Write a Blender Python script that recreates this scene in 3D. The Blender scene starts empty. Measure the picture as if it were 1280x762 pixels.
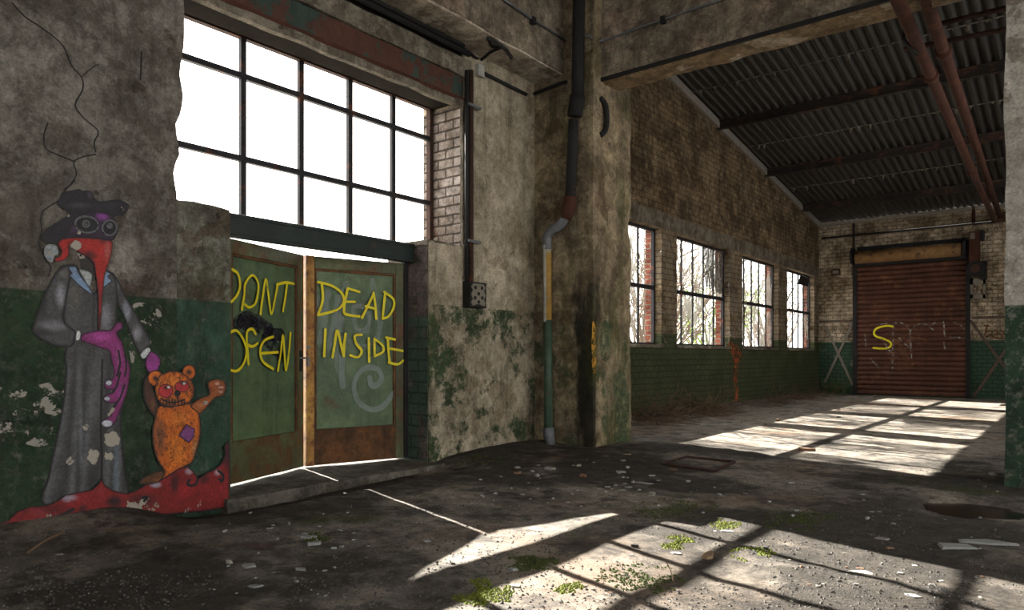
import bpy, bmesh, math, random
import numpy as np
from mathutils import Vector, Matrix, noise as mnoise
from mathutils.geometry import delaunay_2d_cdt

random.seed(7)
rng = np.random.default_rng(11)
C = bpy.context.scene.collection

# ------------------------------------------------------------------ camera model (1280 x 762)
F = 890.0; TH = math.atan(705 / 890); HY = 446.0; H = 1.15
SN, CS = math.sin(TH), math.cos(TH)

def ray(px, py):
    u = (px - 640) / F; v = (HY - py) / F
    return Vector((-SN + CS * u, CS + SN * u, v))

EYE = Vector((0, 0, H))

def on_plane(px, py, p0, n):
    d = ray(px, py); n = Vector(n)
    return EYE + d * ((Vector(p0) - EYE).dot(n) / d.dot(n))

def onX(px, py, X): return on_plane(px, py, (X, 0, 0), (1, 0, 0))
def onY(px, py, Y): return on_plane(px, py, (0, Y, 0), (0, 1, 0))
def onZ(px, py, Z=0.0): return on_plane(px, py, (0, 0, Z), (0, 0, 1))

# ------------------------------------------------------------------ object helpers
WORLD = {}

def props(o, label=None, cat=None, group=None, kind=None):
    if label: o['label'] = label
    if cat: o['category'] = cat
    if group: o['group'] = group
    if kind: o['kind'] = kind
    return o

def empty(name, loc, label=None, cat=None, group=None, kind=None):
    o = bpy.data.objects.new(name, None); C.objects.link(o)
    o.empty_display_size = .1
    o.location = loc
    WORLD[o.name] = Vector(loc)
    return props(o, label, cat, group, kind)

def mesh(name, verts, faces, mat, parent=None, smooth=False, label=None, cat=None, group=None, kind=None, bevel=0, origin=None):
    me = bpy.data.meshes.new(name)
    if parent is not None:
        off = WORLD[parent.name]
    else:
        off = Vector(origin) if origin is not None else Vector((0, 0, 0))
    vs = [(v[0] - off.x, v[1] - off.y, v[2] - off.z) for v in verts]
    me.from_pydata(vs, [], faces)
    me.update()
    if mat: me.materials.append(mat)
    if smooth:
        me.polygons.foreach_set('use_smooth', [True] * len(me.polygons))
    o = bpy.data.objects.new(name, me); C.objects.link(o)
    if parent is not None:
        o.parent = parent
        WORLD[o.name] = off.copy()
        if origin is not None: pass
    else:
        o.location = off
        WORLD[o.name] = off.copy()
    if bevel:
        b = o.modifiers.new('bevel', 'BEVEL'); b.width = bevel; b.segments = 2; b.limit_method = 'ANGLE'
    return props(o, label, cat, group, kind)

class MB:
    def __init__(self): self.v = []; self.f = []
    def add(self, vs, fs):
        n = len(self.v); self.v += [tuple(p) for p in vs]; self.f += [tuple(i + n for i in f) for f in fs]
        return self
    def box(self, x0, x1, y0, y1, z0, z1):
        vs = [(x, y, z) for z in (z0, z1) for y in (y0, y1) for x in (x0, x1)]
        return self.add(vs, [(0, 2, 3, 1), (4, 5, 7, 6), (0, 1, 5, 4), (2, 6, 7, 3), (0, 4, 6, 2), (1, 3, 7, 5)])
    def obox(self, o, ax, ay, az):      # box from a corner and three edge vectors
        o, ax, ay, az = map(Vector, (o, ax, ay, az))
        vs = [o + ax * i + ay * j + az * k for k in (0, 1) for j in (0, 1) for i in (0, 1)]
        return self.add(vs, [(0, 2, 3, 1), (4, 5, 7, 6), (0, 1, 5, 4), (2, 6, 7, 3), (0, 4, 6, 2), (1, 3, 7, 5)])
    def rough_box(self, x0, x1, y0, y1, z0, z1, step=.12, amp=.012, freq=3.0):
        lo = (x0, y0, z0); hi = (x1, y1, z1)
        n = [max(1, int(round((hi[i] - lo[i]) / step))) for i in range(3)]
        idx = {}; vs = []; fs = []
        def vid(i, j, k):
            key = (i, j, k)
            if key not in idx:
                p = Vector((lo[0] + (hi[0] - lo[0]) * i / n[0], lo[1] + (hi[1] - lo[1]) * j / n[1], lo[2] + (hi[2] - lo[2]) * k / n[2]))
                ed = (i in (0, n[0])) + (j in (0, n[1])) + (k in (0, n[2]))
                a = amp * (1.0 if ed < 2 else 1.6)
                d = mnoise.noise_vector(p * freq) * a
                if ed >= 2:                                            # chipped arrises
                    c = Vector(((x0 + x1) / 2, (y0 + y1) / 2, p.z))
                    ch = max(0, mnoise.noise(p * 5.1 + Vector((3, 1, 7)))) * amp * 3
                    dd = (c - p); dd.z = 0
                    if dd.length > 0: d += dd.normalized() * ch
                idx[key] = len(vs); vs.append(p + d)
            return idx[key]
        for (a, b, c) in ((0, 1, 2), (1, 2, 0), (2, 0, 1)):
            for side in (0, n[c]):
                for i in range(n[a]):
                    for j in range(n[b]):
                        q = []
                        for (di, dj) in ((0, 0), (1, 0), (1, 1), (0, 1)):
                            t = [0, 0, 0]; t[a] = i + di; t[b] = j + dj; t[c] = side
                            q.append(vid(*t))
                        fs.append(tuple(q) if side else tuple(q[::-1]))
        return self.add(vs, fs)
    def tube(self, pts, r, n=10, cap=True):
        pts = [Vector(p) for p in pts]; rs = r if isinstance(r, (list, tuple)) else [r] * len(pts)
        rings = []; prev = None
        for i, p in enumerate(pts):
            a = pts[max(0, i - 1)]; b = pts[min(len(pts) - 1, i + 1)]
            t = (b - a).normalized()
            if prev is None:
                up = Vector((0, 0, 1)) if abs(t.z) < .9 else Vector((1, 0, 0))
                u = t.cross(up).normalized()
            else:
                u = (prev - t * prev.dot(t))
                u = u.normalized() if u.length > 1e-5 else t.orthogonal().normalized()
            prev = u; w = t.cross(u)
            rings.append([p + (u * math.cos(2 * math.pi * k / n) + w * math.sin(2 * math.pi * k / n)) * rs[i] for k in range(n)])
        vs = [q for rg in rings for q in rg]; fs = []
        for i in range(len(rings) - 1):
            for k in range(n):
                k2 = (k + 1) % n
                fs.append((i * n + k, i * n + k2, (i + 1) * n + k2, (i + 1) * n + k))
        if cap:
            fs.append(tuple(range(n))[::-1]); fs.append(tuple((len(rings) - 1) * n + k for k in range(n)))
        return self.add(vs, fs)
    def prism(self, poly, axis, a, b):   # 2-d outline extruded along an axis: 'x' -> (y,z), 'y' -> (x,z), 'z' -> (x,y)
        def P(p, t):
            return {'x': (t, p[0], p[1]), 'y': (p[0], t, p[1]), 'z': (p[0], p[1], t)}[axis]
        n = len(poly)
        vs = [P(p, a) for p in poly] + [P(p, b) for p in poly]
        fs = [tuple(range(n))[::-1], tuple(range(n, 2 * n))] + [(i, (i + 1) % n, n + (i + 1) % n, n + i) for i in range(n)]
        return self.add(vs, fs)
    def build(self, name, mat, parent=None, **k): return mesh(name, self.v, self.f, mat, parent, **k)

def fix_normals(o):
    bm = bmesh.new(); bm.from_mesh(o.data); bmesh.ops.recalc_face_normals(bm, faces=bm.faces[:]); bm.to_mesh(o.data); bm.free()
    return o

def smooth_path(pts, sub=5):             # Catmull-Rom
    pts = [Vector(p) for p in pts]; out = []
    for i in range(len(pts) - 1):
        p0 = pts[max(0, i - 1)]; p1 = pts[i]; p2 = pts[i + 1]; p3 = pts[min(len(pts) - 1, i + 2)]
        for k in range(sub):
            t = k / sub
            out.append(.5 * ((2 * p1) + (p2 - p0) * t + (2 * p0 - 5 * p1 + 4 * p2 - p3) * t * t + (3 * p1 - p0 - 3 * p2 + p3) * t ** 3))
    out.append(pts[-1]); return out

# ------------------------------------------------------------------ node helpers
class B:
    def __init__(s, name):
        s.mat = bpy.data.materials.new(name); s.mat.use_nodes = True
        s.nt = s.mat.node_tree; s.nt.nodes.clear()
        s.o = s.nt.nodes.new('ShaderNodeOutputMaterial')
        s.p = s.nt.nodes.new('ShaderNodeBsdfPrincipled')
        s.nt.links.new(s.p.outputs[0], s.o.inputs[0])
        g = s.nt.nodes.new('ShaderNodeNewGeometry'); s.pos = g.outputs['Position']; s.nrm = g.outputs['Normal']
        x = s.nt.nodes.new('ShaderNodeSeparateXYZ'); s.nt.links.new(s.pos, x.inputs[0])
        s.x, s.y, s.z = x.outputs
        s.h = []
    def put(s, sock, v):
        if hasattr(v, 'node'): s.nt.links.new(v, sock)
        elif isinstance(v, (tuple, list)) and len(v) == 3 and sock.type == 'RGBA': sock.default_value = (*v, 1)
        else: sock.default_value = v
    def m(s, op, a, b=0.0, clamp=False):
        n = s.nt.nodes.new('ShaderNodeMath'); n.operation = op; n.use_clamp = clamp
        s.put(n.inputs[0], a); s.put(n.inputs[1], b); return n.outputs[0]
    def sc(s, v, vec=None, off=(0, 0, 0)):
        n = s.nt.nodes.new('ShaderNodeVectorMath'); n.operation = 'MULTIPLY_ADD'
        s.put(n.inputs[0], vec or s.pos); n.inputs[1].default_value = v; n.inputs[2].default_value = off
        return n.outputs[0]
    def noise(s, scale, detail=6, rough=.6, vec=None, dist=0.0, off=None):
        n = s.nt.nodes.new('ShaderNodeTexNoise')
        if off is not None: vec = s.sc((1, 1, 1), vec, (off, off * 1.7, off * .6))
        s.put(n.inputs['Vector'], vec or s.pos)
        n.inputs['Scale'].default_value = scale; n.inputs['Detail'].default_value = detail
        n.inputs['Roughness'].default_value = rough; n.inputs['Distortion'].default_value = dist
        s.last = n
        return n.outputs['Fac']
    def step(s, v, a, b, lo=0.0, hi=1.0):
        n = s.nt.nodes.new('ShaderNodeMapRange'); n.clamp = True
        s.put(n.inputs[0], v); n.inputs[1].default_value = a; n.inputs[2].default_value = b
        n.inputs[3].default_value = lo; n.inputs[4].default_value = hi; return n.outputs[0]
    def mix(s, f, a, b, mode='MIX'):
        n = s.nt.nodes.new('ShaderNodeMix'); n.data_type = 'RGBA'; n.blend_type = mode
        s.put(n.inputs[0], f); s.put(n.inputs[6], a); s.put(n.inputs[7], b); return n.outputs[2]
    def comb(s, x, y, z=0.0):
        n = s.nt.nodes.new('ShaderNodeCombineXYZ')
        s.put(n.inputs[0], x); s.put(n.inputs[1], y); s.put(n.inputs[2], z); return n.outputs[0]
    def voro(s, scale, vec=None, feature='F1'):
        n = s.nt.nodes.new('ShaderNodeTexVoronoi'); n.feature = feature
        s.put(n.inputs['Vector'], vec or s.pos); n.inputs['Scale'].default_value = scale
        return n
    def warp(s, amt, scale=3.0, vec=None):
        s.noise(scale, 3, .5, vec); col = s.last.outputs['Color']
        n = s.nt.nodes.new('ShaderNodeVectorMath'); n.operation = 'MULTIPLY_ADD'
        s.put(n.inputs[0], col); n.inputs[1].default_value = (amt,) * 3; s.put(n.inputs[2], vec or s.pos)
        return n.outputs[0]
    def brick(s, vec, c1, c2, mortar, w, h, msize=.012, off=.5):
        n = s.nt.nodes.new('ShaderNodeTexBrick'); s.put(n.inputs['Vector'], vec); n.offset = off
        for k, v in (('Color1', c1), ('Color2', c2), ('Mortar', mortar)): s.put(n.inputs[k], v)
        n.inputs['Scale'].default_value = 1; n.inputs['Mortar Size'].default_value = msize
        n.inputs['Mortar Smooth'].default_value = .4
        n.inputs['Brick Width'].default_value = w; n.inputs['Row Height'].default_value = h
        return n.outputs['Color'], n.outputs['Fac']
    def bump(s, h, dist=.01, strength=1.0):
        n = s.nt.nodes.new('ShaderNodeBump'); n.inputs['Distance'].default_value = dist; n.inputs['Strength'].default_value = strength
        s.put(n.inputs['Height'], h)
        if s.h: s.nt.links.new(s.h[-1], n.inputs['Normal'])
        s.h.append(n.outputs[0]); s.nt.links.new(n.outputs[0], s.p.inputs['Normal'])
    def done(s, col, rough=.9, metal=0.0, spec=.3):
        s.put(s.p.inputs['Base Color'], col); s.put(s.p.inputs['Roughness'], rough); s.put(s.p.inputs['Metallic'], metal)
        s.p.inputs['Specular IOR Level'].default_value = spec
        return s.mat
    def alpha(s, f):                      # mix with a transparent shader
        t = s.nt.nodes.new('ShaderNodeBsdfTransparent'); mx = s.nt.nodes.new('ShaderNodeMixShader')
        s.put(mx.inputs[0], f); s.nt.links.new(t.outputs[0], mx.inputs[1]); s.nt.links.new(s.p.outputs[0], mx.inputs[2])
        s.nt.links.new(mx.outputs[0], s.o.inputs[0])

DADO = 1.61

def grime(b, col, amt=1.0, dark=(.05, .043, .035)):
    f = b.m('MULTIPLY', b.step(b.noise(2.3, 8, .7, off=31), .5, .72), .75 * amt)
    col = b.mix(f, col, dark)
    st = b.m('MULTIPLY', b.step(b.noise(1.0, 6, .65, b.sc((7, 7, .55)), off=9), .52, .75), .6 * amt)
    col = b.mix(st, col, dark)
    return col

def plaster(name, c1, c2, brown, dado=None, peel=(.42, .5), grim=1.0, crack=True, moss=0.0, seed=0.0, green2=None, spots=1.0, dado_z=DADO, extra=None, blotch=.75):
    b = B(name)
    w = b.warp(.25, 2.2)
    col = b.mix(b.step(b.noise(1.3, 8, .65, w, off=seed), .38, .62), c1, c2)
    col = grime(b, col, grim)
    fl = b.step(b.noise(1.7, 9, .62, w, off=seed + 4), .585, .6)         # flaked coat showing the brown render
    col = b.mix(b.m('MULTIPLY', fl, .65 * spots), col, brown)
    sp = b.step(b.noise(7, 5, .6, off=seed + 2), .66, .72)
    col = b.mix(b.m('MULTIPLY', sp, .8 * spots), col, (.03, .024, .02))
    fine = b.step(b.noise(45, 6, .75), .28, .72)
    mid = b.step(b.noise(9, 9, .75, b.warp(.12, 4), off=seed + 6), .3, .7)
    col = b.mix(1.0, col, b.mix(fine, (.6, .6, .6), (1.3, 1.3, 1.3)), 'MULTIPLY')
    col = b.mix(1.0, col, b.mix(mid, (.55, .53, .5), (1.35, 1.35, 1.35)), 'MULTIPLY')
    blot = b.step(b.noise(2.6, 12, .8, b.warp(.3, 2.5), off=seed + 27), .45, .545)
    col = b.mix(blotch, col, b.mix(1.0, col, b.mix(blot, (.5, .47, .43), (1.2, 1.2, 1.2)), 'MULTIPLY'))
    b.bump(blot, .006, .6)
    b.bump(b.noise(3, 6, .6), .06, .7)
    b.bump(mid, .012, .6)
    b.bump(fine, .007, .8)
    b.bump(fl, -.006, .8)
    if dado:
        edge = b.m('ADD', b.z, b.m('MULTIPLY', b.m('SUBTRACT', b.noise(14, 3), .5), .012))
        md = b.step(edge, dado_z - .006, dado_z + .006, 1, 0)
        keep = b.step(b.noise(1.9, 12, .76, b.warp(.14, 7), off=seed + 7), peel[0], peel[1])
        g = b.mix(b.step(b.noise(2.2, 7, .65, off=seed + 5), .35, .65), dado, green2 or tuple(x * .5 for x in dado))
        g = b.mix(b.m('MULTIPLY', b.step(b.noise(1.0, 6, .65, b.sc((9, 9, .7)), off=4), .5, .75), .5), g, (.02, .022, .016))
        g = b.mix(1.0, g, b.mix(mid, (.62, .62, .62), (1.3, 1.3, 1.3)), 'MULTIPLY')
        k = b.m('MULTIPLY', b.m('MULTIPLY', md, keep), b.step(b.noise(16, 8, .75, off=seed), .3, .5, .35, 1))
        col = b.mix(k, col, g)
        b.bump(k, .005, .9)
    if crack:
        v = b.voro(.75, b.warp(.55, 1.6), 'DISTANCE_TO_EDGE')
        cm = b.m('MULTIPLY', b.step(v.outputs['Distance'], .0, .0045, 1, 0), b.step(b.noise(.8, 2, off=seed + 12), .5, .55))
        col = b.mix(cm, col, (.012, .01, .009)); b.bump(cm, -.01, 1)
    if moss:
        mm = b.m('MULTIPLY', b.step(b.noise(1.1, 7, .68, b.sc((2.5, 2.5, .7)), off=seed + 17), .55, .68), moss)
        col = b.mix(mm, col, (.05, .06, .012))
        dm = b.m('MULTIPLY', b.step(b.noise(.8, 7, .7, b.sc((3.2, 3.2, .6)), off=seed + 23), .56, .66), moss)
        col = b.mix(dm, col, (.014, .015, .008))
    if extra: col = extra(b, col)
    return b.done(col, .92)

def brickmat(name, axis, c1, c2, mortar, dado=None, w=.27, h=.13, lost=.0, seed=0.0, rough_amt=1.0, grim=1.0, band=None, green2=None, dado_z=DADO, thr=(.36, .44), lime=None, wob=.05):
    b = B(name)
    u = b.y if axis == 'y' else b.x
    wv = b.warp(wob, 6)
    sx = b.nt.nodes.new('ShaderNodeSeparateXYZ'); b.nt.links.new(wv, sx.inputs[0])
    uv = b.comb(sx.outputs[1] if axis == 'y' else sx.outputs[0], sx.outputs[2])
    col, fac = b.brick(uv, c1, c2, mortar, w, h, .014)
    tone = b.noise(.7, 6, .6, off=seed)
    col = b.mix(b.step(tone, .35, .7), col, b.mix(1.0, col, (.55, .5, .45), 'MULTIPLY'))
    col = grime(b, col, grim, (.045, .036, .028))
    fine = b.step(b.noise(30, 7, .75), .28, .72)
    mid = b.step(b.noise(7, 9, .75, b.warp(.15, 4), off=seed + 6), .3, .7)
    col = b.mix(1.0, col, b.mix(mid, (.45, .43, .40), (1.45, 1.43, 1.4)), 'MULTIPLY')
    blot = b.step(b.noise(1.5, 12, .78, b.warp(.3, 2.5), off=seed + 27), .43, .57)
    col = b.mix(1.0, col, b.mix(blot, (.48, .44, .38), (1.2, 1.2, 1.2)), 'MULTIPLY')
    if lime:
        lz = b.m('MULTIPLY', b.step(b.z, lime[1], lime[1] - .6), b.step(b.noise(2.4, 9, .7, off=seed + 11), .40, .58))
        col = b.mix(b.m('MULTIPLY', lz, .75), col, b.mix(fac, lime[0], tuple(x * .45 for x in lime[0])))
    if dado:
        edge = b.m('ADD', b.z, b.m('MULTIPLY', b.m('SUBTRACT', b.noise(10, 3), .5), .02))
        md = b.step(edge, dado_z - .008, dado_z + .008, 1, 0)
        keep = b.step(b.noise(2.2, 9, .65, off=seed + 3), thr[0], thr[1])
        k = b.m('MULTIPLY', md, keep)
        g = b.mix(b.step(b.noise(1.6, 7, .65, off=seed + 1), .3, .7), dado, green2 or tuple(x * .55 for x in dado))
        g = b.mix(b.m('MULTIPLY', fac, .6), g, tuple(x * .25 for x in dado))
        col = b.mix(k, col, g)
    if lost:
        lm = b.step(b.noise(2.0, 8, .65, off=seed + 8), 1 - lost, 1 - lost + .03)
        col = b.mix(lm, col, (.22, .05, .028)); b.bump(lm, -.01, 1)
    col = b.mix(1.0, col, b.mix(fine, (.6, .6, .6), (1.3, 1.3, 1.3)), 'MULTIPLY')
    b.bump(mid, .03 * rough_amt, .8)
    b.bump(b.m('SUBTRACT', 1.0, fac), .014, 1.0)
    b.bump(fine, .01 * rough_amt, .8)
    return b.done(col, .93)

def painted(name, c1, c2, rust=None, rust_thr=(.56, .66), rough=.6, seed=0.0, scale=2.5, metal=0.0, streak=True, fine_amt=.25):
    b = B(name)
    col = b.mix(b.step(b.noise(scale, 8, .65, off=seed), .35, .65), c1, c2)
    if streak:
        col = b.mix(b.m('MULTIPLY', b.step(b.noise(1, 6, .65, b.sc((12, 12, .8)), off=seed + 2), .5, .75), .5), col, tuple(x * .35 for x in c2))
    if rust:
        r = b.step(b.noise(scale * 1.6, 9, .7, off=seed + 5), *rust_thr)
        rc = b.mix(b.noise(22, 6, .7), tuple(x * .5 for x in rust), tuple(min(1, x * 1.6) for x in rust))
        col = b.mix(r, col, rc); b.bump(r, .003, .7)
    fine = b.step(b.noise(60, 5, .75), .28, .72)
    mid = b.step(b.noise(8, 8, .75, off=seed + 1), .3, .7)
    col = b.mix(1.0, col, b.mix(fine, (1 - fine_amt,) * 3, (1 + fine_amt,) * 3), 'MULTIPLY')
    col = b.mix(1.0, col, b.mix(mid, (.7,) * 3, (1.25,) * 3), 'MULTIPLY')
    b.bump(fine, .003, .5); b.bump(b.noise(4, 4), .02, .25)
    return b.done(col, rough, metal)

def flat(name, c, rough=.8, seed=0.0, var=.3, metal=0.0, scale=12):
    b = B(name)
    n = b.noise(scale, 6, .65, off=seed)
    col = b.mix(1.0, c, b.mix(n, (1 - var,) * 3, (1 + var,) * 3), 'MULTIPLY')
    b.bump(n, .01, .4)
    return b.done(col, rough, metal)
SUN_E, SKY_E, EXPO = 30.0, 4.4, 0.45
# ------------------------------------------------------------------ materials
M = {}
M['mural_wall'] = plaster('mural_wall_plaster', (.235, .215, .19), (.15, .137, .12), (.085, .06, .043), dado=(.036, .068, .034), green2=(.02, .036, .02), peel=(.25, .29), seed=3, spots=.9, crack=False)
M['sill_block'] = plaster('sill_block_plaster', (.22, .215, .18), (.14, .135, .11), (.11, .08, .055), dado=(.05, .105, .072), green2=(.026, .06, .04), peel=(.27, .31), seed=14, moss=.6, crack=False)
M['pier'] = plaster('pier_plaster', (.52, .455, .345), (.37, .315, .23), (.22, .165, .10), dado=(.05, .085, .036), green2=(.03, .05, .022), peel=(.49, .55), seed=22.5, grim=.6, moss=.5, spots=.8, dado_z=1.75, crack=False, blotch=.4)
def column_moss(b, col):
    # black moss that grew down the wet corner behind the downpipe
    n = b.noise(3.0, 8, .7, b.sc((1, 1, .35)), off=71)
    edge = b.m('MULTIPLY', b.step(b.x, -5.25, -4.88), b.step(b.y, 8.0, 7.74))
    w = b.m('MULTIPLY', edge, b.step(b.z, 3.0, 1.6))
    k = b.step(b.m('ADD', n, b.m('MULTIPLY', w, .38)), .66, .80)
    col = b.mix(b.m('MULTIPLY', k, .9), col, (.010, .011, .006))
    g = b.m('MULTIPLY', b.step(b.noise(2.2, 8, .7, b.sc((1.5, 1.5, .5)), off=77), .5, .66), b.m('MULTIPLY', b.step(b.z, 3.2, 2.2), b.step(b.x, -4.95, -4.82)))
    return b.mix(b.m('MULTIPLY', g, .6), col, (.085, .085, .02))
M['column'] = plaster('column_plaster', (.40, .32, .205), (.21, .165, .11), (.13, .075, .035), dado=(.06, .10, .05), green2=(.05, .065, .03), peel=(.50, .60), seed=41, grim=1.0, moss=.6, spots=.8, crack=False, extra=column_moss)
M['beam'] = plaster('beam_concrete', (.35, .295, .225), (.18, .15, .115), (.48, .35, .27), seed=55, grim=1.0, crack=False, spots=.6)
M['soffit'] = plaster('beam_soffit', (.56, .49, .40), (.42, .36, .29), (.2, .165, .13), seed=61, grim=.35, crack=False, spots=.9)
M['edge_soffit'] = plaster('beam_flaking_soffit', (.36, .27, .165), (.24, .165, .09), (.58, .50, .40), seed=66, grim=.3, crack=False, spots=1.0)
M['right_column'] = plaster('right_column_plaster', (.52, .49, .44), (.40, .375, .33), (.2, .17, .13), dado=(.034, .075, .04), green2=(.018, .042, .022), peel=(.30, .35), seed=77, grim=.3, moss=.1, crack=False, blotch=.3)
M['reveal_white'] = brickmat('whitewashed_brick_reveal', 'x', (.55, .51, .50), (.42, .38, .37), (.12, .10, .09), w=.25, h=.115, lost=.36, seed=5, rough_amt=.6, grim=.3, wob=.02)
M['reveal_green'] = brickmat('green_brick_reveal', 'x', (.26, .22, .22), (.17, .14, .15), (.20, .19, .17), dado=(.085, .13, .10), green2=(.055, .085, .07), w=.25, h=.125, wob=.02, seed=8, rough_amt=.9, grim=.7, thr=(.42, .50))
M['brick'] = brickmat('brown_brick_wall', 'y', (.47, .35, .22), (.31, .23, .142), (.225, .17, .11), dado=(.105, .125, .058), green2=(.055, .068, .03), seed=2, w=.235, h=.112, rough_amt=2.2, thr=(.26, .32), grim=.9, lime=((.36, .30, .22), 4.0))
M['far_brick'] = brickmat('limewashed_far_brick_wall', 'x', (.66, .57, .45), (.53, .455, .35), (.33, .275, .20), dado=(.05, .10, .058), green2=(.035, .07, .042), w=.235, h=.112, seed=12, rough_amt=1.0, grim=.8, thr=(.3, .37))
M['red_brick'] = brickmat('red_brick_outside', 'x', (.33, .10, .06), (.24, .075, .05), (.30, .27, .24), w=.25, h=.1, seed=4, grim=.3)
M['band'] = plaster('concrete_lintel_band', (.20, .17, .13), (.14, .12, .09), (.1, .08, .06), seed=33, grim=.7, crack=False)
M['fascia'] = painted('rusty_fascia_paint', (.035, .060, .046), (.022, .04, .032), rust=(.065, .026, .016), rust_thr=(.47, .49), seed=7, scale=1.1)
M['molding'] = plaster('weathered_molding', (.27, .24, .19), (.17, .15, .115), (.08, .06, .045), seed=83, crack=False)
M['lintel'] = painted('dark_green_steel', (.014, .024, .021), (.008, .014, .013), rust=(.05, .025, .015), rust_thr=(.62, .7), seed=3, rough=.5)
M['window_steel'] = painted('dark_window_steel', (.014, .014, .018), (.009, .009, .011), rust=(.09, .03, .015), rust_thr=(.56, .64), seed=9, rough=.6)
M['rust_frame'] = painted('rusty_window_steel', (.05, .022, .014), (.03, .014, .01), rust=(.11, .04, .02), seed=19, rough=.8)
M['door'] = painted('green_door_paint', (.10, .15, .072), (.055, .088, .05), rust=(.08, .05, .025), rust_thr=(.60, .72), seed=23, scale=1.8, rough=.5)
M['door_stile'] = painted('stained_door_frame_paint', (.105, .115, .052), (.055, .062, .032), rust=(.09, .045, .018), rust_thr=(.46, .6), seed=29, rough=.55)
M['kick'] = painted('rusted_kick_plate', (.09, .045, .02), (.055, .03, .016), rust=(.13, .055, .02), rust_thr=(.45, .6), seed=31, rough=.85)
M['meeting'] = painted('yellow_rust_strip', (.48, .26, .055), (.30, .14, .035), rust=(.16, .06, .02), rust_thr=(.5, .6), seed=37, rough=.6, scale=5)
M['iron'] = painted('black_iron', (.018, .017, .017), (.010, .010, .010), rust=(.07, .03, .018), rust_thr=(.62, .72), seed=3, rough=.8)
M['rust'] = painted('red_rust', (.072, .024, .013), (.045, .015, .009), rust=(.10, .038, .018), seed=13, rough=.85)
M['pipe_grey'] = painted('galvanised_pipe', (.16, .17, .18), (.10, .105, .115), rust=(.1, .05, .03), rust_thr=(.64, .7), seed=43, rough=.45)
M['pipe_green'] = painted('green_pipe_paint', (.07, .12, .075), (.045, .075, .05), rust=(.1, .07, .04), seed=47, rough=.55)
M['pipe_yellow'] = painted('yellow_pipe_paint', (.42, .25, .055), (.30, .17, .04), rust=(.3, .28, .22), rust_thr=(.58, .62), seed=49, rough=.6)
M['pipe_white'] = painted('white_pipe_paint', (.42, .42, .38), (.3, .3, .27), rust=(.1, .08, .05), rust_thr=(.62, .7), seed=51, rough=.6)
M['roof'] = flat('dark_corrugated_sheet', (.040, .038, .035), .55, 15, .45, scale=2.5)
M['purlin'] = painted('rusty_roof_steel', (.022, .018, .016), (.014, .012, .011), rust=(.09, .035, .02), rust_thr=(.52, .64), seed=17, rough=.7)
M['board'] = flat('grey_roof_board', (.20, .18, .155), seed=5, var=.5)
M['shutter'] = painted('rusted_shutter_slats', (.10, .038, .022), (.055, .021, .014), rust=(.15, .065, .03), rust_thr=(.54, .66), seed=27, scale=1.2, rough=.7)
M['shutter_roll'] = painted('yellowed_shutter_roll', (.27, .15, .06), (.17, .09, .035), rust=(.08, .04, .02), rust_thr=(.55, .63), seed=39, scale=2.2, rough=.8)
M['brace'] = flat('weathered_flat_bar', (.17, .15, .12), seed=8, var=.4)
M['brace_rust'] = painted('rusty_flat_bar', (.10, .07, .05), (.06, .04, .03), rust=(.12, .05, .025), seed=8)
M['concrete_step'] = plaster('threshold_concrete', (.19, .175, .15), (.12, .11, .095), (.08, .065, .05), seed=91, crack=False, grim=.8)
M['outside_ground'] = flat('outside_bounce_grey', (.30, .28, .25), seed=3, var=.3, scale=2)
M['recess_shade'] = flat('shade_black_soffit', (.018, .015, .013), .98, 3, .5)  # near-black colour carries the shade of the recess above the big window
M['recess_shade'].node_tree.nodes['Principled BSDF'].inputs['Specular IOR Level'].default_value = .05
M['ceiling'] = plaster('hall_ceiling', (.35, .33, .30), (.28, .26, .24), (.2, .17, .14), seed=99, crack=False)
M['hall_wall'] = plaster('hall_wall_plaster', (.40, .38, .34), (.32, .30, .27), (.2, .17, .14), dado=(.04, .09, .04), seed=101, crack=False)

def S(o, label=None, cat=None): return props(o, label, cat, kind='structure')

# ------------------------------------------------------------------ levels of the place
XM, XW, XWIN = -5.58, -5.73, -6.25        # mural wall face, pier face, big window plane
XB, YF = -6.30, 23.4                      # brick wall face, far wall face
XO = -6.40                                # outer face of the hall wall

def jag(p, q, n, amp, seed):
    out = []
    for i in range(1, n):
        t = i / n; x = p[0] + (q[0] - p[0]) * t; z = p[1] + (q[1] - p[1]) * t
        d = mnoise.noise(Vector((seed, t * n * .37, 1.3))) + .5 * mnoise.noise(Vector((seed + 5, t * n * .9, 4.1)))
        if abs(q[1] - p[1]) > abs(q[0] - p[0]): x += d * amp
        else: z += d * amp
        out.append((x, z))
    return out

# left wall with the mural (ragged broken plaster beside the window, sill block below it)
e1 = [(2.77, 2.44)] + jag((2.77, 2.44), (2.87, 4.5), 26, .05, 2.2) + [(2.88, 4.5), (2.88, 6.6), (-6, 6.6)]
w = MB().prism([(-6, -.2), (2.77, -.2)] + e1, 'x', XO, XM)
S(fix_normals(w.build('wall_left', M['mural_wall'])), 'grey plaster wall with green dado that carries the bird-masked mural')
blk = [(2.74, -.2), (3.235, -.2)] + jag((3.235, -.2), (3.235, 2.40), 22, .012, 7.7) + [(3.225, 2.385)] + jag((3.225, 2.385), (2.74, 2.41), 8, .02, 3.1) + [(2.74, 2.41)]
S(fix_normals(MB().prism(blk, 'x', XO, XM - .012).build('wall_left_sill_block', M['sill_block'])), 'mossy plaster block under the left end of the big window')

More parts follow.
